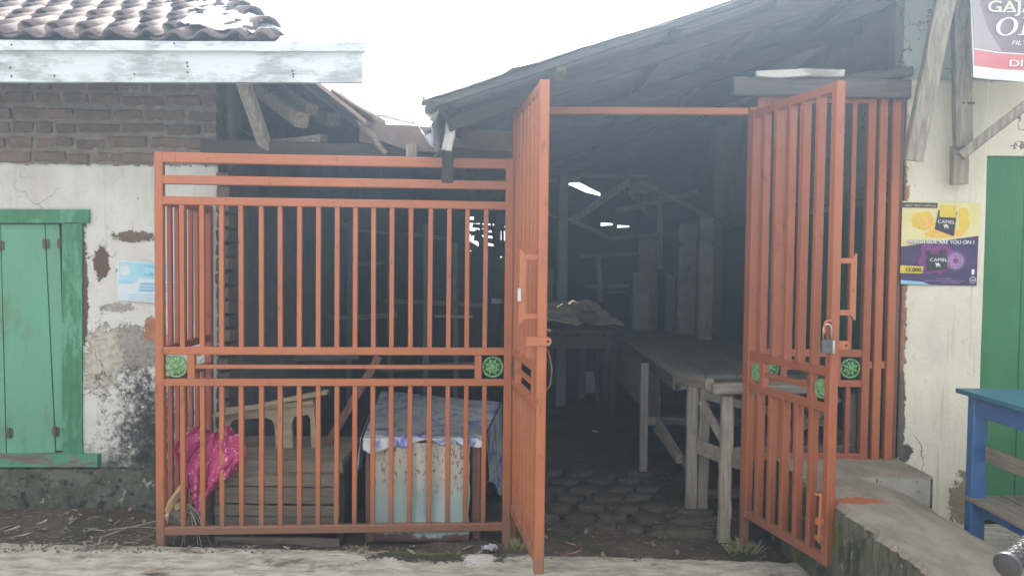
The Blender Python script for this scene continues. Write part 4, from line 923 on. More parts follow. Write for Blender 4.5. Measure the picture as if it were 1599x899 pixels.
def splash(cx_, cy_, rx, ry, m, off, seed, name, n=22, wob=.35):
    b = MB(); b.v.append(P(cx_, cy_, YQ)-V(0, off, 0))
    for i in range(n):
        t = 2*math.pi*i/n; r_ = 1+wob*noise.noise(V(math.cos(t)*2, math.sin(t)*2, seed)); b.v.append(P(cx_+rx*r_*math.cos(t), cy_+ry*r_*math.sin(t), YQ)-V(0, off, 0))
    b.f = [(0, i+1, (i+1) % n+1) for i in range(n)]; return b.build(name, m, ad)
splash(1441, 345, 18, 14, mYel2, .0020, 3, 'splash_print'); splash(1447, 347, 12, 10, mAmb, .0025, 1, 'splash_print', wob=.6); splash(1475, 363, 30, 8, mAmb, .0028, 9, 'splash_print', wob=.5); splash(1505, 342, 9, 20, mYel2, .0022, 5, 'splash_print', wob=.5)
MB().prism(Q([(1465, 328), (1494, 331), (1489, 369), (1459, 358)], .0035), (0, .0005, 0)).build('pack_print', mBlk, ad)
MB().prism(Q([(1468, 320), (1493, 322), (1492, 340), (1466, 339)], .0042), (0, .0004, 0)).build('pack_top', mYel2, ad)
MB().prism(Q([(1445, 392), (1477, 390), (1479, 420), (1446, 424)], .0035), (0, .0005, 0)).build('pack_print', mBlk, ad)
MB().prism(Q([(1453, 388), (1467, 388), (1466, 397), (1453, 397)], .0042), (0, .0004, 0)).build('pack_top', mMag, ad)
splash(1464, 404, 30, 24, mMag, .0018, 2, 'splash_print', wob=.5); ringm(1492, 407, 4, 13, YQ, .0024, mLil, 'ring_print', ad); ringm(1492, 407, 14.5, 15.2, YQ, .0024, mLil, 'ring_print', ad)
put_text('CAMEL', 1463, 348, 5.5, YQ, .0055, mLet, ad, wpx=27, rot=.06); put_text('CAMEL', 1451, 408, 5.5, YQ, .0055, mLet, ad, wpx=27)
def camel(cx_, cy_, s):
    pts = [(-5, 6), (-5, 0), (-6, -1), (-8, -3), (-7.5, -5), (-6, -4.5), (-4.5, -2), (-3, -2), (-2, -5), (-.5, -2.5), (1, -5), (3, -2), (5, 0), (5.5, 6), (4, 6), (3.5, 1.5), (-3, 1.5), (-3.5, 6)]
    # split into simple convex-ish pieces
    b = MB()
    for poly in ([(-5, 6), (-5, 0), (-3.6, 0), (-3.5, 6)], [(4, 6), (3.5, 0), (5, 0), (5.5, 6)], [(-1.5, 6), (-2, 1), (-.8, 1), (-.3, 6)], [(2, 6), (1.6, 1), (2.8, 1), (3, 6)], [(-5, 1.5), (-5, -1.5), (-2, -5), (-.5, -2.5), (1, -5), (3, -2), (5, 0), (4, 1.5)], [(-5, 0), (-8, -3), (-7.5, -5), (-6, -4.5), (-4, -1.5)]):
        b.prism([P(cx_+x*s, cy_+y*s, YQ)-V(0, .0055, 0) for x, y in poly], (0, .0003, 0))
    b.build('camel_print', mLet, ad)
camel(1477, 353, .62); camel(1464, 413, .6)
put_text('WHICH SIDE ARE YOU ON ?', 1415.6, 380.8, 6.6, YQ, .0052, mPur, ad, bold=.9, wpx=105, rot=-.0)
put_text('WHICH SIDE ARE YOU ON ?', 1415, 380, 6, YQ, .006, mLet, ad, bold=.4, wpx=105, rot=-.0)
MB().prism(Q([(1406, 414), (1442, 416), (1440, 427), (1405, 426)], .003), (0, .0005, 0)).build('price_tag', mYel2, ad)
put_text('15.000,-', 1412, 424, 6.5, YQ, .0055, mBlk, ad, bold=.5, wpx=28, shear=.1); put_text('NEW MILD CAPSULE', 1412, 322.5, 3.5, YQ, .006, mYel, ad, wpx=48)
ringm(1518.5, 437, 4.3, 5, YQ, .003, mLet, 'ring_print', ad); put_text('18+', 1515.2, 438.8, 3.5, YQ, .003, mLet, ad, wpx=6.8)
b = MB()
for (x0, x1, y) in ((1462, 1484, 434), (1444, 1505, 437.5), (1470, 1500, 440.5)): b.prism(Q([(x0, y), (x1, y+.6), (x1, y+1.6), (x0, y+1)], .003), (0, .0003, 0))
b.build('printed_lines', mLil, ad)
MB().prism(Q([(1517, 420), (1521.5, 421), (1520.5, 429), (1516.5, 428)], .003), (0, .0003, 0)).build('pack_print', mLet, ad)
MB().prism(Q([(1406, 437), (1440, 440), (1452, 444.5), (1406, 443)], .003), (0, .0003, 0)).build('strip_print', mBlueT, ad)
# ---------------------------------------------------------------- blue table at right
mBlue = Mat('worn_blue_paint', .5, 0, .4).base((.055, .15, .34)); mBlue.mix(mBlue.ramp(mBlue.noise(5, 7, .65), .42, .62), (.05, .12, .30)).mix(mBlue.ramp(mBlue.noise(22, 8, .78), .57, .60), (.14, .16, .18)); mBlue = mBlue.bump(mBlue.noise(40, 4), .002).done()
mTealTop = simple('teal_worn_top', (.05, .16, .22), (.04, .13, .19), 6, .45)
bt = thing('blue_table', V(2.7, 3.2, .1), 'blue painted wooden table with lower shelf standing in front of green door', 'table')
tz = P(1497, 606, 3.92).z; tx = P(1497, 606, 3.92).x
MB().bar((tx+.42, 3.93, tz-.012), (tx+.42, 2.5, tz-.012), .86, .024, jit=.001, seg=4, c=.1).build('tabletop', mTealTop, bt)
MB().bar((tx+.04, 3.84, tz-.075), (tx+.04, 2.6, tz-.075), .025, .09).build('apron', mBlue, bt)
MB().bar((tx+.07, 3.87, tz-.075), (tx+.8, 3.87, tz-.075), .025, .09).build('apron', mBlue, bt)
for (x_, y_) in ((tx+.06, 3.85), (tx+.78, 3.85), (tx+.06, 2.6), (tx+.78, 2.6)): MB().bar((x_, y_, .11), (x_, y_, tz-.025), .075, .06, jit=.001, seg=3).build('leg', mBlue, bt)
sz = P(1515, 782, 3.85).z
MB().bar((tx+.06, 3.81, sz-.02), (tx+.06, 2.65, sz-.02), .03, .05).build('shelf_rail', mBlue, bt); MB().bar((tx+.78, 3.81, sz-.02), (tx+.78, 2.65, sz-.02), .03, .05).build('shelf_rail', mBlue, bt)
for i in range(4): MB().bar((tx+.10+i*.19, 3.86, sz+.016), (tx+.10+i*.19, 2.6, sz+.016), .18, .02, jit=.002, seg=3).build('shelf_board', mTimberY, bt)
zmid_ = P(1530, 705, 3.85).z
MB().bar((tx+.09, 3.81, zmid_), (tx+.09, 2.65, zmid_), .02, .075, jit=.002, seg=3).build('side_rail', mTimberY, bt)
# ---------------------------------------------------------------- long stall table in the shed
stall = thing('stall_table', V(1.5, 6.5, 0), 'long grey wooden stall table receding into the shed on rough posts', 'table')
TZ = .86; y0_, y1_ = 5.0, 8.3; xa = 1.07
for i in range(5): MB().box((xa+.105+i*.2, (y0_+y1_)/2, TZ), (.194, y1_-y0_, .03), jit=.002).build('table_board', mTable, stall)
MB().bar((xa+.03, y0_+.03, TZ-.06), (xa-.02+.03, y1_, TZ-.06), .04, .09, jit=.003, seg=5).build('apron', mDark, stall)
MB().bar((xa, y0_+.05, TZ-.055), (xa+1.0, y0_+.05, TZ-.055), .04, .08, jit=.003, seg=5).build('apron', mTimberX, stall)
def leg(p, top, w_, d_, m=mTimber): MB().bar((p.x, p.y, -.02), (p.x+.0, p.y, top), w_, d_, jit=.003, seg=7).build('leg', m, stall)
g1 = G(1004, 738, 0); g2 = G(1083, 800, 0); g3 = G(952, 676, 0); 
leg(V(g1.x, g1.y, 0), TZ-.02, .06, .06); leg(V(g2.x-.02, g2.y, 0), TZ-.02, .07, .06); leg(V(g2.x+.055, g2.y, 0), TZ-.02, .065, .055); leg(V(g3.x+.02, g3.y, 0), TZ-.02, .055, .055, mDarkZ)
inst('footing_stone', SM[2], None, V(g2.x+.02, g2.y-.01, .015), stall, (0, 0, .3), (.14, .1, 1.4))
for y_ in (5.1, 6.6, 8.1): leg(V(xa+.93, y_, 0), TZ-.02, .06, .06, mDarkZ)
MB().bar((xa+.05, 5.05, .30), (xa+.05, 5.9, .34), .04, .06, jit=.003, seg=3).build('stretcher', mTimberY, stall)
MB().box((xa+.04, 6.9, .6), (.015, 2.4, .46), jit=.01).build('skirt_board', mTable, stall)
MB().bar((g1.x+.02, g1.y, .40), (xa+.9, g1.y+.1, .38), .04, .06, jit=.003, seg=3).build('stretcher', mTimberX, stall)
MB().bar((g1.x+.1, g1.y-.1, .40), (xa+.1, 5.0, .25), .03, .05, jit=.003, seg=3).build('brace', mTimberY, stall)
# front trestle
tre = thing('trestle_frame', V(1.5, 4.6, 0), 'rough grey timber trestle frame in front of the long stall table', 'trestle')
q3 = G(1130, 842, 0)
b = MB(); b.bar((q3.x, q3.y, -.01), (q3.x+.005, q3.y, .84), .066, .06, jit=.004, seg=9).build('leg', mTimber, tre)
tz2 = P(1112, 598, q3.y).z; tz3 = P(1112, 615, q3.y).z
MB().bar(P(1112, 607, q3.y-.05), P(1262, 604, q3.y-.03), .05, tz2-tz3, jit=.003, seg=4).build('top_rail', mTimberX, tre)
MB().bar(P(1108, 600, q3.y-.02), (xa+.02, 5.0, .845), .05, .06, jit=.003, seg=3).build('side_rail', mTimberY, tre)
MB().bar((q3.x+.03, q3.y+.03, .50), (xa+.95, q3.y+.12, .50), .03, .07, jit=.006, seg=5).build('stretcher', mTimberX, tre)
MB().bar(P(1095, 625, 4.8), P(1130, 690, 4.7), .03, .045, jit=.003, seg=3).build('brace', mTimber, tre)
MB().bar(P(1100, 618, 4.85), P(1290, 660, 4.6), .03, .05, jit=.003, seg=3).build('brace', mTimberX, tre)
MB().bar(P(1170, 730, 4.6), P(1310, 620, 4.55), .03, .045, jit=.003, seg=3).build('brace', mTimberX, tre)
MB().bar(P(1230, 610, 4.9), P(1345, 705, 4.6), .03, .05, jit=.003, seg=3).build('brace', mTimberX, tre)
MB().bar(P(1090, 695, 4.85), P(1160, 722, 4.65), .03, .09, jit=.008, seg=4).build('lower_board', mTimberY, tre)
MB().bar(P(1090, 770, 5.2), P(1200, 770, 5.2), .03, .06, jit=.003, seg=3).build('lower_board', mTimberX, tre)
g = P(1300, 840, 4.6); MB().bar((xa+.95, 4.55, -.01), (xa+.95, 4.55, .84), .06, .06, jit=.003, seg=5).build('leg', mTimber, tre)
# far stall with sacks, left-middle of the shed
far = thing('rear_stall', V(.6, 8, 0), 'dark rear stall table behind the steel post', 'table')
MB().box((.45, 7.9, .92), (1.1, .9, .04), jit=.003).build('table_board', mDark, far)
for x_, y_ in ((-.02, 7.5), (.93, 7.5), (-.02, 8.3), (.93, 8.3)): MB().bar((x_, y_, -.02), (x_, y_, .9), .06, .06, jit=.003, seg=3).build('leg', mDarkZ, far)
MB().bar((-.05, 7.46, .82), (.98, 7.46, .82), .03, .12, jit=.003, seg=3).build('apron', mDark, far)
mSack = simple('sack_paper', (.52, .42, .28), (.40, .34, .26), 12, .85, bump=.01, dirt=(.6, .6, .58))
def heap(name, pts, Y0, Y1, hgt, m, label, cat, seed=0):
    """crumpled sheet over a patch: pts outline in photo pixels at depths Y0..Y1"""
    b = MB(); 
    def fn(u, v):
        Y = Y0+(Y1-Y0)*v; l_ = pts[0][0]+(pts[1][0]-pts[0][0])*u; r_ = pts[3][0]+(pts[2][0]-pts[3][0])*u; px = l_+(r_-l_)*v
        la = pts[0][1]+(pts[1][1]-pts[0][1])*u; ra = pts[3][1]+(pts[2][1]-pts[3][1])*u; py = la+(ra-la)*v
        q = P(px, py, Y); return q+V(0, 0, hgt*noise.noise(V(u*4, v*4, seed))+hgt*.5*noise.noise(V(u*11, v*9, seed)))
    b.grid(24, 14, fn); o = b.build(name, m, smooth=False, solid=.01); return tag(o, label, cat)
heap('paper_sacks', [(850, 502), (975, 508), (925, 470), (850, 472)], 7.5, 8.1, .05, mSack, 'crumpled brown paper sacks lying on the dark rear stall', 'sacks', 3)
b = MB(); q = P(918, 495, 7.5); b.tube([q+V(-.09, 0, -.02), q+V(-.06, 0, 0), q+V(.06, 0, -.01), q+V(.1, 0, -.03)], [.03, .07, .075, .02], 10); tag(b.build('sack_bundle', simple('olive_sack', (.16, .15, .11), None, 12), smooth=True), 'small olive bundle resting on the brown paper sacks', 'sack')
# pale things far in the shed
for (x0, y0, x1, y1, Y, c, nm, lb) in ((912, 444, 982, 450, 9.0, (.28, .30, .33), 'shelf_plank', 'upper pale plank on rear wall behind the steel post'), (945, 454, 982, 458, 9.0, (.28, .30, .33), 'shelf_plank', 'lower pale plank on rear wall behind the steel post'), (680, 492, 738, 496, 8.2, (.5, .48, .4), 'shelf_plank', 'thin pale plank seen through fence bars deep in shed'), (768, 466, 784, 474, 8.4, (.4, .42, .44), 'shelf_plank', 'short pale board behind right end of fence'), (915, 580, 928, 612, 7.8, (.22, .23, .26), 'hanging_cloth', 'small grey cloth hanging under the rear stall')):
    a = P(x0, y0, Y); c_ = P(x1, y1, Y); MB().box((a+c_)/2, (c_.x-a.x, .04, a.z-c_.z), jit=.004).build(nm, simple(nm+'_finish', c), label=lb, cat='plank' if nm == 'shelf_plank' else 'cloth')
# ---------------------------------------------------------------- behind the fence: crate, panel, cloth, table
crate = thing('wooden_crate_cabinet', V(-1.3, 4.6, 0), 'old grey-brown plank crate cabinet behind the left fence bars', 'crate')
yc0, yc1 = 4.33, 4.9
xc0, xc1 = P(336, 720, yc0).x, P(531, 720, yc0).x; zct = P(430, 722, yc0).z
pl_ = [(868, 838), (824, 806), (804, 788), (786, 760), (758, 730)]
for k, (ya, yb2_) in enumerate(pl_):
    z0_ = P(430, ya, yc0).z; z1_ = P(430, yb2_, yc0).z
    MB().bar((xc0, yc0+.01*(k % 2), (z0_+z1_)/2), (xc1-.01*(k % 2), yc0+.01*(k % 2), (z0_+z1_)/2+random.uniform(-.004, .004)), .025, z1_-z0_, jit=.003, seg=5).build('plank', mCrate, crate)
MB().box(((xc0+xc1)/2, (yc0+yc1)/2, zct), (xc1-xc0+.03, yc1-yc0+.04, .03), jit=.003).build('top_board', mCrate, crate)
MB().box(((xc0+xc1)/2, yc0-.012, zct-.03), (xc1-xc0+.04, .03, .03), jit=.002).build('top_moulding', mCrate, crate)
for k in range(4): MB().box((xc1, (yc0+yc1)/2+.01, .06+k*.1), (.022, yc1-yc0-.04, .09), jit=.003).build('side_plank', mDark, crate)
for y_ in (yc0+.03, yc1): MB().bar((xc1+.0, y_, -.02), (xc1, y_, zct-.02), .05, .045, jit=.003, seg=3).build('corner_post', mDarkZ, crate)
MB().bar((xc0, yc0+.03, -.02), (xc0, yc0+.03, zct-.02), .05, .045, jit=.003, seg=3).build('corner_post', mDarkZ, crate)
MB().box(((xc0+xc1)/2, yc0+.06, .2), (xc1-xc0-.06, .02, .36)).build('back_lining', mDark, crate)
# cream panel with round-cornered openings standing on the crate
def px2(pts, Y, o): return [(P(x, y, Y).x-o.x, P(x, y, Y).z-o.z) for x, y in pts]
Yp = 4.62; org = P(340, 722, Yp)
frm = thing('cream_chair_frame', P(430, 722, Yp), 'cream moulded frame with two round-cornered openings lying on the crate', 'chair frame')
me = shape2d(px2([(338, 722), (343, 668), (350, 652), (365, 642), (490, 622), (492, 650), (497, 722)], Yp, org), [px2([(381, 717), (362, 690), (356, 668), (364, 656), (372, 653), (418, 651), (427, 655), (430, 664), (432, 690), (430, 711), (425, 717)], Yp, org), px2([(458, 714), (456, 660), (460, 649), (482, 646), (486, 652), (488, 714)], Yp, org)], .03)
me.materials.append(mCream); inst('frame_panel', me, mCream, org, frm)
MB().bar(P(336, 648, Yp-.03), P(512, 611, Yp-.0), .09, .02, jit=.003, seg=5).build('top_plank', mCream, frm)
MB().bar(P(352, 640, Yp-.02), P(490, 628, Yp-.02), .03, .03, jit=.002, seg=4).build('top_rail', mCream, frm)
MB().bar(P(375, 728, Yp-.05), P(493, 732, Yp-.05), .03, .045, jit=.002, seg=4).build('base_rail', mCream, frm)
MB().bar(P(498, 725, Yp), P(535, 728, Yp), .05, .03, jit=.002, seg=2).build('base_block', mCrate, frm)
MB().bar(P(495, 705, Yp+.1), P(520, 704, Yp+.1), .04, .09, jit=.002, seg=2).build('side_block', mCream, frm)
# slanting stick
tag(MB().bar(P(500, 712, 4.75), P(592, 556, 4.75), .035, .05, jit=.003, seg=6).build('slanting_plank', mRedWood), 'reddish plank leaning diagonally between crate and covered table', 'plank')
# magenta cloth
mMagC = Mat('magenta_cotton', .85, 0, .2).base((.40, .05, .15)); mMagC.mix(mMagC.ramp(mMagC.noise(9, 6, .6), .4, .66), (.28, .03, .10)); mMagC.mix(mMagC.ramp(mMagC.noise(26, 3, .5, dist=2.5), .60, .63), (.66, .30, .40)); mMagC = mMagC.bump(mMagC.noise(90, 4), .002).bump(mMagC.noise(11, 4, dist=1), .02, .6).done()
def cloth(seed, outline_l, outline_r, ys, Y, amp, folds, parent, name):
    b = MB(); nv = 54; nu_ = 50
    def interp(arr, t):
        k = t*(len(arr)-1); i = min(int(k), len(arr)-2); f = k-i; return arr[i]*(1-f)+arr[i+1]*f
    def fn(u, v):
        l_ = interp(outline_l, v); r_ = interp(outline_r, v); py = ys[0]+(ys[1]-ys[0])*v+7*math.sin(u*3+seed)
        px = l_+(r_-l_)*u+5*noise.noise(V(v*3, u*2, seed))
        dy = amp*math.sin(u*folds*2*math.pi+v*3+seed+2*noise.noise(V(u*2, v*3, seed)))+amp*.9*noise.noise(V(u*3, v*3.5, seed+3))+amp*.25*noise.noise(V(u*11, v*9, seed))-.05*math.sin(math.pi*u)
        return P(px, py, Y+dy)
    b.grid(nu_, nv, fn); return b.build(name, mMagC, parent, smooth=True, solid=.004)
clo = thing('magenta_cloth', P(320, 790, 4.45), 'crumpled magenta printed cloth hanging inside the left fence corner', 'cloth')
cloth(1, [322, 305, 292, 290, 296, 303, 308], [360, 372, 378, 374, 352, 330, 314], (669, 795), 4.285, .02, 2.2, clo, 'draped_fold')
cloth(4, [302, 280, 268, 276, 284, 290], [335, 330, 322, 310, 304, 298], (672, 768), 4.34, .025, 2, clo, 'draped_fold')
cloth(7, [330, 336, 332, 328], [372, 384, 380, 362], (680, 745), 4.26, .015, 1.5, clo, 'draped_fold')
# stick bundle / broom
mStraw = simple('straw', (.42, .38, .30), (.28, .25, .2), 30, .8); mPaleW = wood('pale_broom_wood', (.55, .42, .22), (.42, .31, .16), 2, rnd=0)
bro = thing('broken_broom', P(275, 825, 4.24), 'broken wooden broom head with stiff pale bristles at the fence corner', 'broom')
MB().bar(P(257, 800, 4.20), P(292, 752, 4.38), .022, .045, jit=.002, seg=3).build('broom_handle', mPaleW, bro)
MB().bar(P(258, 828, 4.27), P(260, 802, 4.20), .02, .03, jit=.002, seg=2).build('broom_handle', mPaleW, bro)
MB().bar(P(262, 822, 4.3), P(286, 796, 4.3), .05, .09, jit=.006, seg=3).build('broom_block', mCrate, bro)
MB().tube([P(276, 791, 4.27), P(284, 787, 4.33)], [.018, .02], 10).build('broom_knob', mPaleW, bro)
b = MB(); random.seed(3)
for i in range(16):
    s_ = P(294+random.uniform(-4, 6), 792+random.uniform(-6, 8), 4.3); e_ = P(random.uniform(265, 335), random.uniform(800, 858), 4.19+random.uniform(-.02, .05)); md_ = s_.lerp(e_, .5)+V(random.uniform(-.01, .01), 0, random.uniform(0, .03)); b.tube([s_, md_, e_], [.002, .0018, .001], 4)
b.build('bristles', mStraw, bro, kind='stuff')
# covered table
tab = thing('covered_table', V(-.5, 5, 0), 'low table behind the fence with zinc sheet front and reddish legs', 'table')
FL, FR_, BR_, BL = V(-.835, 4.33, 0), V(-.155, 4.36, 0), V(-.075, 5.45, 0), V(-1.0, 5.9, 0); TT = P(660, 682, 4.34).z
b = MB(); b.prism([FL+V(0, 0, TT-.03), FR_+V(0, 0, TT-.03), BR_+V(0, 0, TT-.03), BL+V(0, 0, TT-.03)], (0, 0, .022)); b.build('tabletop', mRedWood, tab)
for q in (P(578, 860, 4.38), P(743, 860, 4.38)): MB().bar((q.x, 4.385, -.02), (q.x, 4.385, TT-.03), .05, .045, jit=.002, seg=4).build('leg', mRedWood, tab)
for q in ((-.15, 5.3), (-.93, 5.6)): MB().bar((q[0], q[1], -.02), (q[0], q[1], TT-.03), .05, .045).build('leg', mRedWood, tab)
MB().bar((-.82, 4.39, TT-.06), (-.17, 4.41, TT-.06), .025, .06, jit=.002, seg=3).build('apron', mRedWood, tab)
mZs = Mat('blistered_zinc_paint', .7, .0, .3).base((.30, .38, .37))
hz = mZs.math('ADD', mZs.xyz(2), mZs.math('MULTIPLY', mZs.noise(5, 6, .65), .25))
mZs.mix(mZs.ramp(hz, .33, .55), (.44, .40, .33)); mZs.mix(mZs.math('MULTIPLY', mZs.ramp(mZs.noise(55, 4, .7, (1, 1, .5)), .56, .6), mZs.ramp(hz, .38, .5)), (.14, .10, .08))
mZs.mix(mZs.ramp(mZs.math('ADD', mZs.xyz(2), mZs.math('MULTIPLY', mZs.noise(8, 7, .7), .16)), .135, .12), (.11, .06, .055)); mZs.mix(mZs.ramp(mZs.noise(3, 6, .6), .55, .7, 0, .5), (.20, .28, .29))
mZs = mZs.bump(mZs.noise(50, 5), .003).done()
b = MB(); xz0, xz1 = P(582, 760, 4.33).x, P(733, 760, 4.33).x
def zs(u, v):
    x = xz0+(xz1-xz0)*u; fl = .012*math.sin(u*22)*(.3+.7*v)+.02*noise.noise(V(u*4, v*2, 3))
    return V(x+.012*noise.noise(V(v*5, u, 0)), 4.335-.02*(1-v)+fl, .0+(TT-.03)*v)
b.grid(50, 24, zs); b.build('zinc_sheet', mZs, tab, smooth=True, solid=.002)
# tablecloth
mTc = Mat('floral_oilcloth', .35, 0, .5).base((.50, .52, .53))
mTc.mix(mTc.ramp(mTc.noise(6, 6, .6), .4, .65), (.34, .37, .40)); vn = mTc.ramp(mTc.noise(9, 5, .6, dist=1.0), .53, .57); mTc.mix(vn, (.10, .11, .36)); mTc.mix(mTc.math('MULTIPLY', vn, mTc.ramp(mTc.noise(26, 3), .5, .56)), (.26, .26, .56))
mTc.mix(mTc.ramp(mTc.noise(5, 4, .5, off=(3, 3, 3)), .62, .66, 0, .7), (.14, .16, .14))
mTc = mTc.bump(mTc.noise(9, 4, dist=.8), .015, .5).done()
tcl = MB()
def top(u, v):
    a = FL.lerp(FR_, u); c = BL.lerp(BR_, u); q = a.lerp(c, v); return V(q.x, q.y, TT-.003+.006*noise.noise(V(u*6, v*6, 0)))
tcl.grid(40, 30, top)
def frontd(u, v):
    a = FL.lerp(FR_, u); dr = (.045+.025*math.sin(u*8+.5)+.012*math.sin(u*21))*(1.15-.5*u); return V(a.x-.0, a.y-.012-.012*v-.006*math.sin(u*40)*v, TT-.002-dr*v)
tcl.grid(60, 6, frontd)
def rightd(u, v):
    a = FR_.lerp(BR_, .05+.95*u); dr = .55*(.45+.55*min(1, u*1.6))+.02*math.sin(u*20); return V(a.x+.014+.03*v*(u)+.022*math.sin(u*17+v*2)*v, a.y, TT-.002-dr*v)
tcl.grid(50, 24, rightd)
def leftd(u, v):
    a = FL.lerp(BL, u*.5); dr = .22*(1-u*.4); return V(a.x-.014-.02*v-.016*math.sin(u*30)*v, a.y, TT-.002-dr*v)
tcl.grid(30, 14, leftd)
tag(tcl.build('tablecloth', mTc, smooth=True, solid=.003), 'grey-white oilcloth with blue flowers draped over low table behind fence', 'tablecloth')
# ---------------------------------------------------------------- handlebar grip bottom right
mRub = Mat('black_rubber', .45, 0, .4).base((.035, .035, .038)).done(); mChr = simple('scuffed_metal', (.5, .5, .52), (.3, .3, .3), 60, .35, .8, bump=.001)
ha = P(1571, 884, 1.25); hb = P(1660, 806, 1.38); dr_ = (hb-ha).normalized()
hbar = thing('motorcycle_handlebar', ha, 'black ribbed handlebar grip entering at bottom right corner', 'handlebar')
b = MB(); pts, rs = [], []; Lh = (hb-ha).length; n = 46
b.tube([ha, ha+dr_*.003, ha+dr_*.01, ha+dr_*.013], [.017, .0215, .0215, .017], 28); b.build('grip_flange', mRub, hbar, smooth=False)
b = MB(); aa, uu = frame_axes(dr_)
def gf(u, v):
    t = 2*math.pi*u; s_ = v*Lh; dia = abs(((u*10+s_*70) % 1)-.5)*2; dia2 = abs(((u*10-s_*70) % 1)-.5)*2
    r_ = .0165+.0014*(1 if max(dia, dia2) > .62 and math.sin(s_*1400) > -.3 else 0)
    q = ha+dr_*(s_+.012); return q+aa*math.cos(t)*r_+uu*math.sin(t)*r_
b.grid(160, 150, gf); b.build('rubber_grip', simple('grey_rubber', (.05, .05, .053), (.03, .03, .032), 30, .55, bump=.001, spec=.3), hbar)
MB().tube([ha+dr_*(Lh), ha+dr_*(Lh+.25)], .011, 16).build('handlebar_tube', mChr, hbar, smooth=True)
MB().tube([ha+dr_*.0, ha-dr_*.004], [.0165, .010], 24).build('end_plug', mRub, hbar)
# ---------------------------------------------------------------- litter, twigs, weeds
random.seed(9)
mTwig = simple('dry_twig', (.34, .30, .25), (.22, .19, .16), 20, .85); mLeafD = simple('dry_leaf', (.36, .20, .13), (.24, .13, .09), 20, .8)
tw = [([(150, 862), (158, 838), (200, 824), (248, 812)], .006, 'long bent dry twig lying beside the fence post'), ([(172, 864), (210, 858), (252, 848)], .004, 'straight pale twig nearest the street edge by fence'), ([(138, 826), (165, 828)], .003, 'short dry twig on soil left of the fence'), ([(168, 827), (205, 822), (248, 824)], .003, 'thin dry twig crossing the soil toward the post'), ([(138, 858), (165, 854)], .003, 'tiny dry twig on the soil near street edge')]
for pts, r_, lb in tw:
    b = MB(); b.tube([G(x, y, .012+.01*(i % 2)) for i, (x, y) in enumerate(pts)], r_, 5); tag(b.build('twig', mTwig), lb, 'twig', 'twigs on the soil')
def leafm(px, py, s, label, m=mLeafD, z=.045):
    q = G(px, py, z-.02); b = MB(); b.add([q+V(-s, 0, 0), q+V(-.3*s, -.35*s, .012), q+V(.5*s, -.4*s, .02), q+V(s, .0, .03), q+V(.5*s, .3*s, .008), q+V(-.3*s, .3*s, .0), q+V(0, 0, .014)], [(0, 1, 6), (1, 2, 6), (2, 3, 6), (3, 4, 6), (4, 5, 6), (5, 0, 6)]); tag(b.build('dry_leaf', m, solid=.002), label, 'leaf')
leafm(893, 866, .05, 'curled brown dry leaf on the soil in the gateway')
leafm(243, 893, .07, 'brown dry leaf on the concrete street edge below left fence post', z=.06)
leafm(35, 838, .06, 'pale scrap of litter on soil under the green shutter', simple('grey_scrap', (.36, .37, .38), None, 20, .7)); leafm(65, 818, .035, 'small pale scrap on soil near the mossy footing', mPlas); leafm(20, 828, .04, 'small grey scrap on soil at the far left', mPlas)
# gravel and crumbs
b = MB()
for i in range(1500):
    if random.random() < .55: px, py = random.uniform(-40, 250), random.uniform(792, 872)
    elif random.random() < .5: px, py = random.uniform(850, 1290), random.uniform(820, 885)
    else: px, py = random.uniform(250, 850), random.uniform(845, 872)
    q = G(px, py, 0); s_ = random.choice((.003, .004, .006, .009))*random.uniform(.7, 1.4); q.z = gz(q.x, q.y)+s_*.3
    if q.y < edge_y(q.x)-.02: q.z = .034
    v_ = [q+V(random.uniform(.7, 1.2)*s_*a, random.uniform(.7, 1.2)*s_*c, random.uniform(.5, .9)*s_*e) for a, c, e in ((1, 0, 0), (-1, 0, 0), (0, 1, 0), (0, -1, 0), (0, 0, 1), (0, 0, -1))]
    b.add(v_, [(0, 2, 4), (2, 1, 4), (1, 3, 4), (3, 0, 4), (2, 0, 5), (1, 2, 5), (3, 1, 5), (0, 3, 5)])
mGrav = simple('gravel', (.17, .15, .13), (.09, .08, .07), 90, .9, bump=0)
tag(b.build('gravel', mGrav, kind='stuff'), 'scattered small stones and crumbs on the soil', None)
b = MB()
for i in range(420):
    rr_ = random.random()
    if rr_ < .5: px, py = random.uniform(-60, 250), random.uniform(796, 868)
    elif rr_ < .8: px, py = random.uniform(850, 1290), random.uniform(770, 880)
    else: px, py = random.uniform(300, 850), random.uniform(850, 872)
    q = G(px, py, 0); q.z = gz(q.x, q.y)+.006
    if q.y < edge_y(q.x)-.01: q.z = .036
    a = random.uniform(0, 6.28); l_ = random.uniform(.008, .05); wd_ = random.choice((.0015, .002, .006, .012)); d = V(math.cos(a)*l_, math.sin(a)*l_, random.uniform(-.003, .006)); n_ = V(-math.sin(a)*wd_, math.cos(a)*wd_, 0)
    b.add([q-d-n_*.6, q-d*.2-n_+V(0, 0, .004), q+d-n_*.2, q+d+n_*.3, q+n_+V(0, 0, .003), q-d+n_*.4], [(0, 1, 4, 5), (1, 2, 3, 4)])
tag(b.build('dry_litter', simple('straw_litter', (.33, .27, .19), (.16, .12, .09), 60, .9, bump=0), kind='stuff'), 'dry straw and leaf scraps scattered over the soil', None)
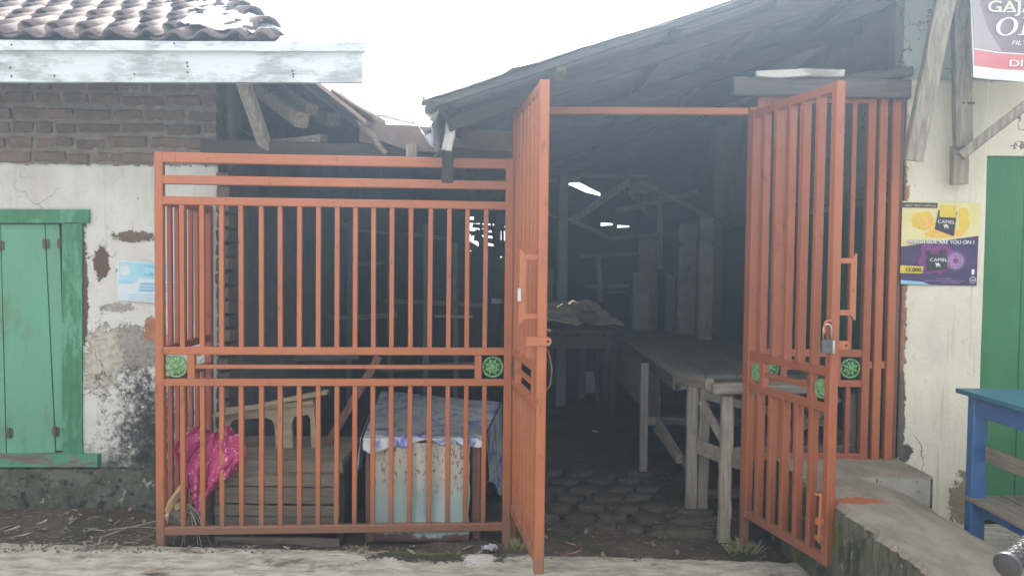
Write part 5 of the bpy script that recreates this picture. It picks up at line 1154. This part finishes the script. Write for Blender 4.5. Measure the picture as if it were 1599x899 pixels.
# grass tufts
mGrass = simple('dry_green_grass', (.16, .17, .07), (.26, .24, .14), 30, .8, bump=0)
def tuft(px, py, n, h_, spread, label):
    b = MB(); c = G(px, py, .0)
    for i in range(n):
        a = random.uniform(0, 6.28); r_ = random.uniform(0, spread); q = c+V(math.cos(a)*r_, math.sin(a)*r_*.5, 0); d = V(math.cos(a)*h_*random.uniform(.2, .9), math.sin(a)*h_*.4, h_*random.uniform(.3, 1)); wv = V(.0025, 0, 0)
        b.add([q-wv, q+wv, q+d*.6+V(0, 0, h_*.12)+wv*.7, q+d*.6+V(0, 0, h_*.12)-wv*.7, q+d], [(0, 1, 2, 3), (3, 2, 4)])
    tag(b.build('grass_tuft', mGrass), label, 'grass')
tuft(1160, 862, 70, .09, .10, 'dry grass tuft on soil at the foot of right gate leaf'); tuft(806, 858, 60, .07, .07, 'small grass tuft at the foot of the left hinge post'); tuft(1335, 893, 40, .05, .06, 'tiny green weeds at the base of the mossy plinth'); tuft(560, 862, 30, .05, .05, 'sparse grass blades between crate and table feet')
# crumpled plastic scrap near the post
b = MB(); q = G(764, 858, .01); b.grid(8, 8, lambda u, v: q+V((u-.5)*.09, (v-.5)*.05, .015+.03*noise.noise(V(u*4, v*4, 2)))); tag(b.build('plastic_scrap', mZinc, solid=.001), 'crumpled pale plastic scrap beside right fence post foot', 'litter')
# ---------------------------------------------------------------- lens glare volume
if VEIL > 0:  # blue scattering box added to imitate the lens glare
    hm = bpy.data.materials.new('lens_glare_veil'); hm.use_nodes = True; t = hm.node_tree; t.nodes.clear(); o_ = t.nodes.new('ShaderNodeOutputMaterial'); pv = t.nodes.new('ShaderNodeVolumePrincipled')
    pv.inputs['Color'].default_value = (.56, .76, 1, 1); pv.inputs['Density'].default_value = VEIL; pv.inputs['Anisotropy'].default_value = .8
    t.links.new(pv.outputs[0], o_.inputs['Volume'])
    b = MB(); b.box((0, 0, 2.4), (100, 100, 7.0)); tag(b.build('veil', hm, kind='stuff'), 'thin bright added haze in the air', None)
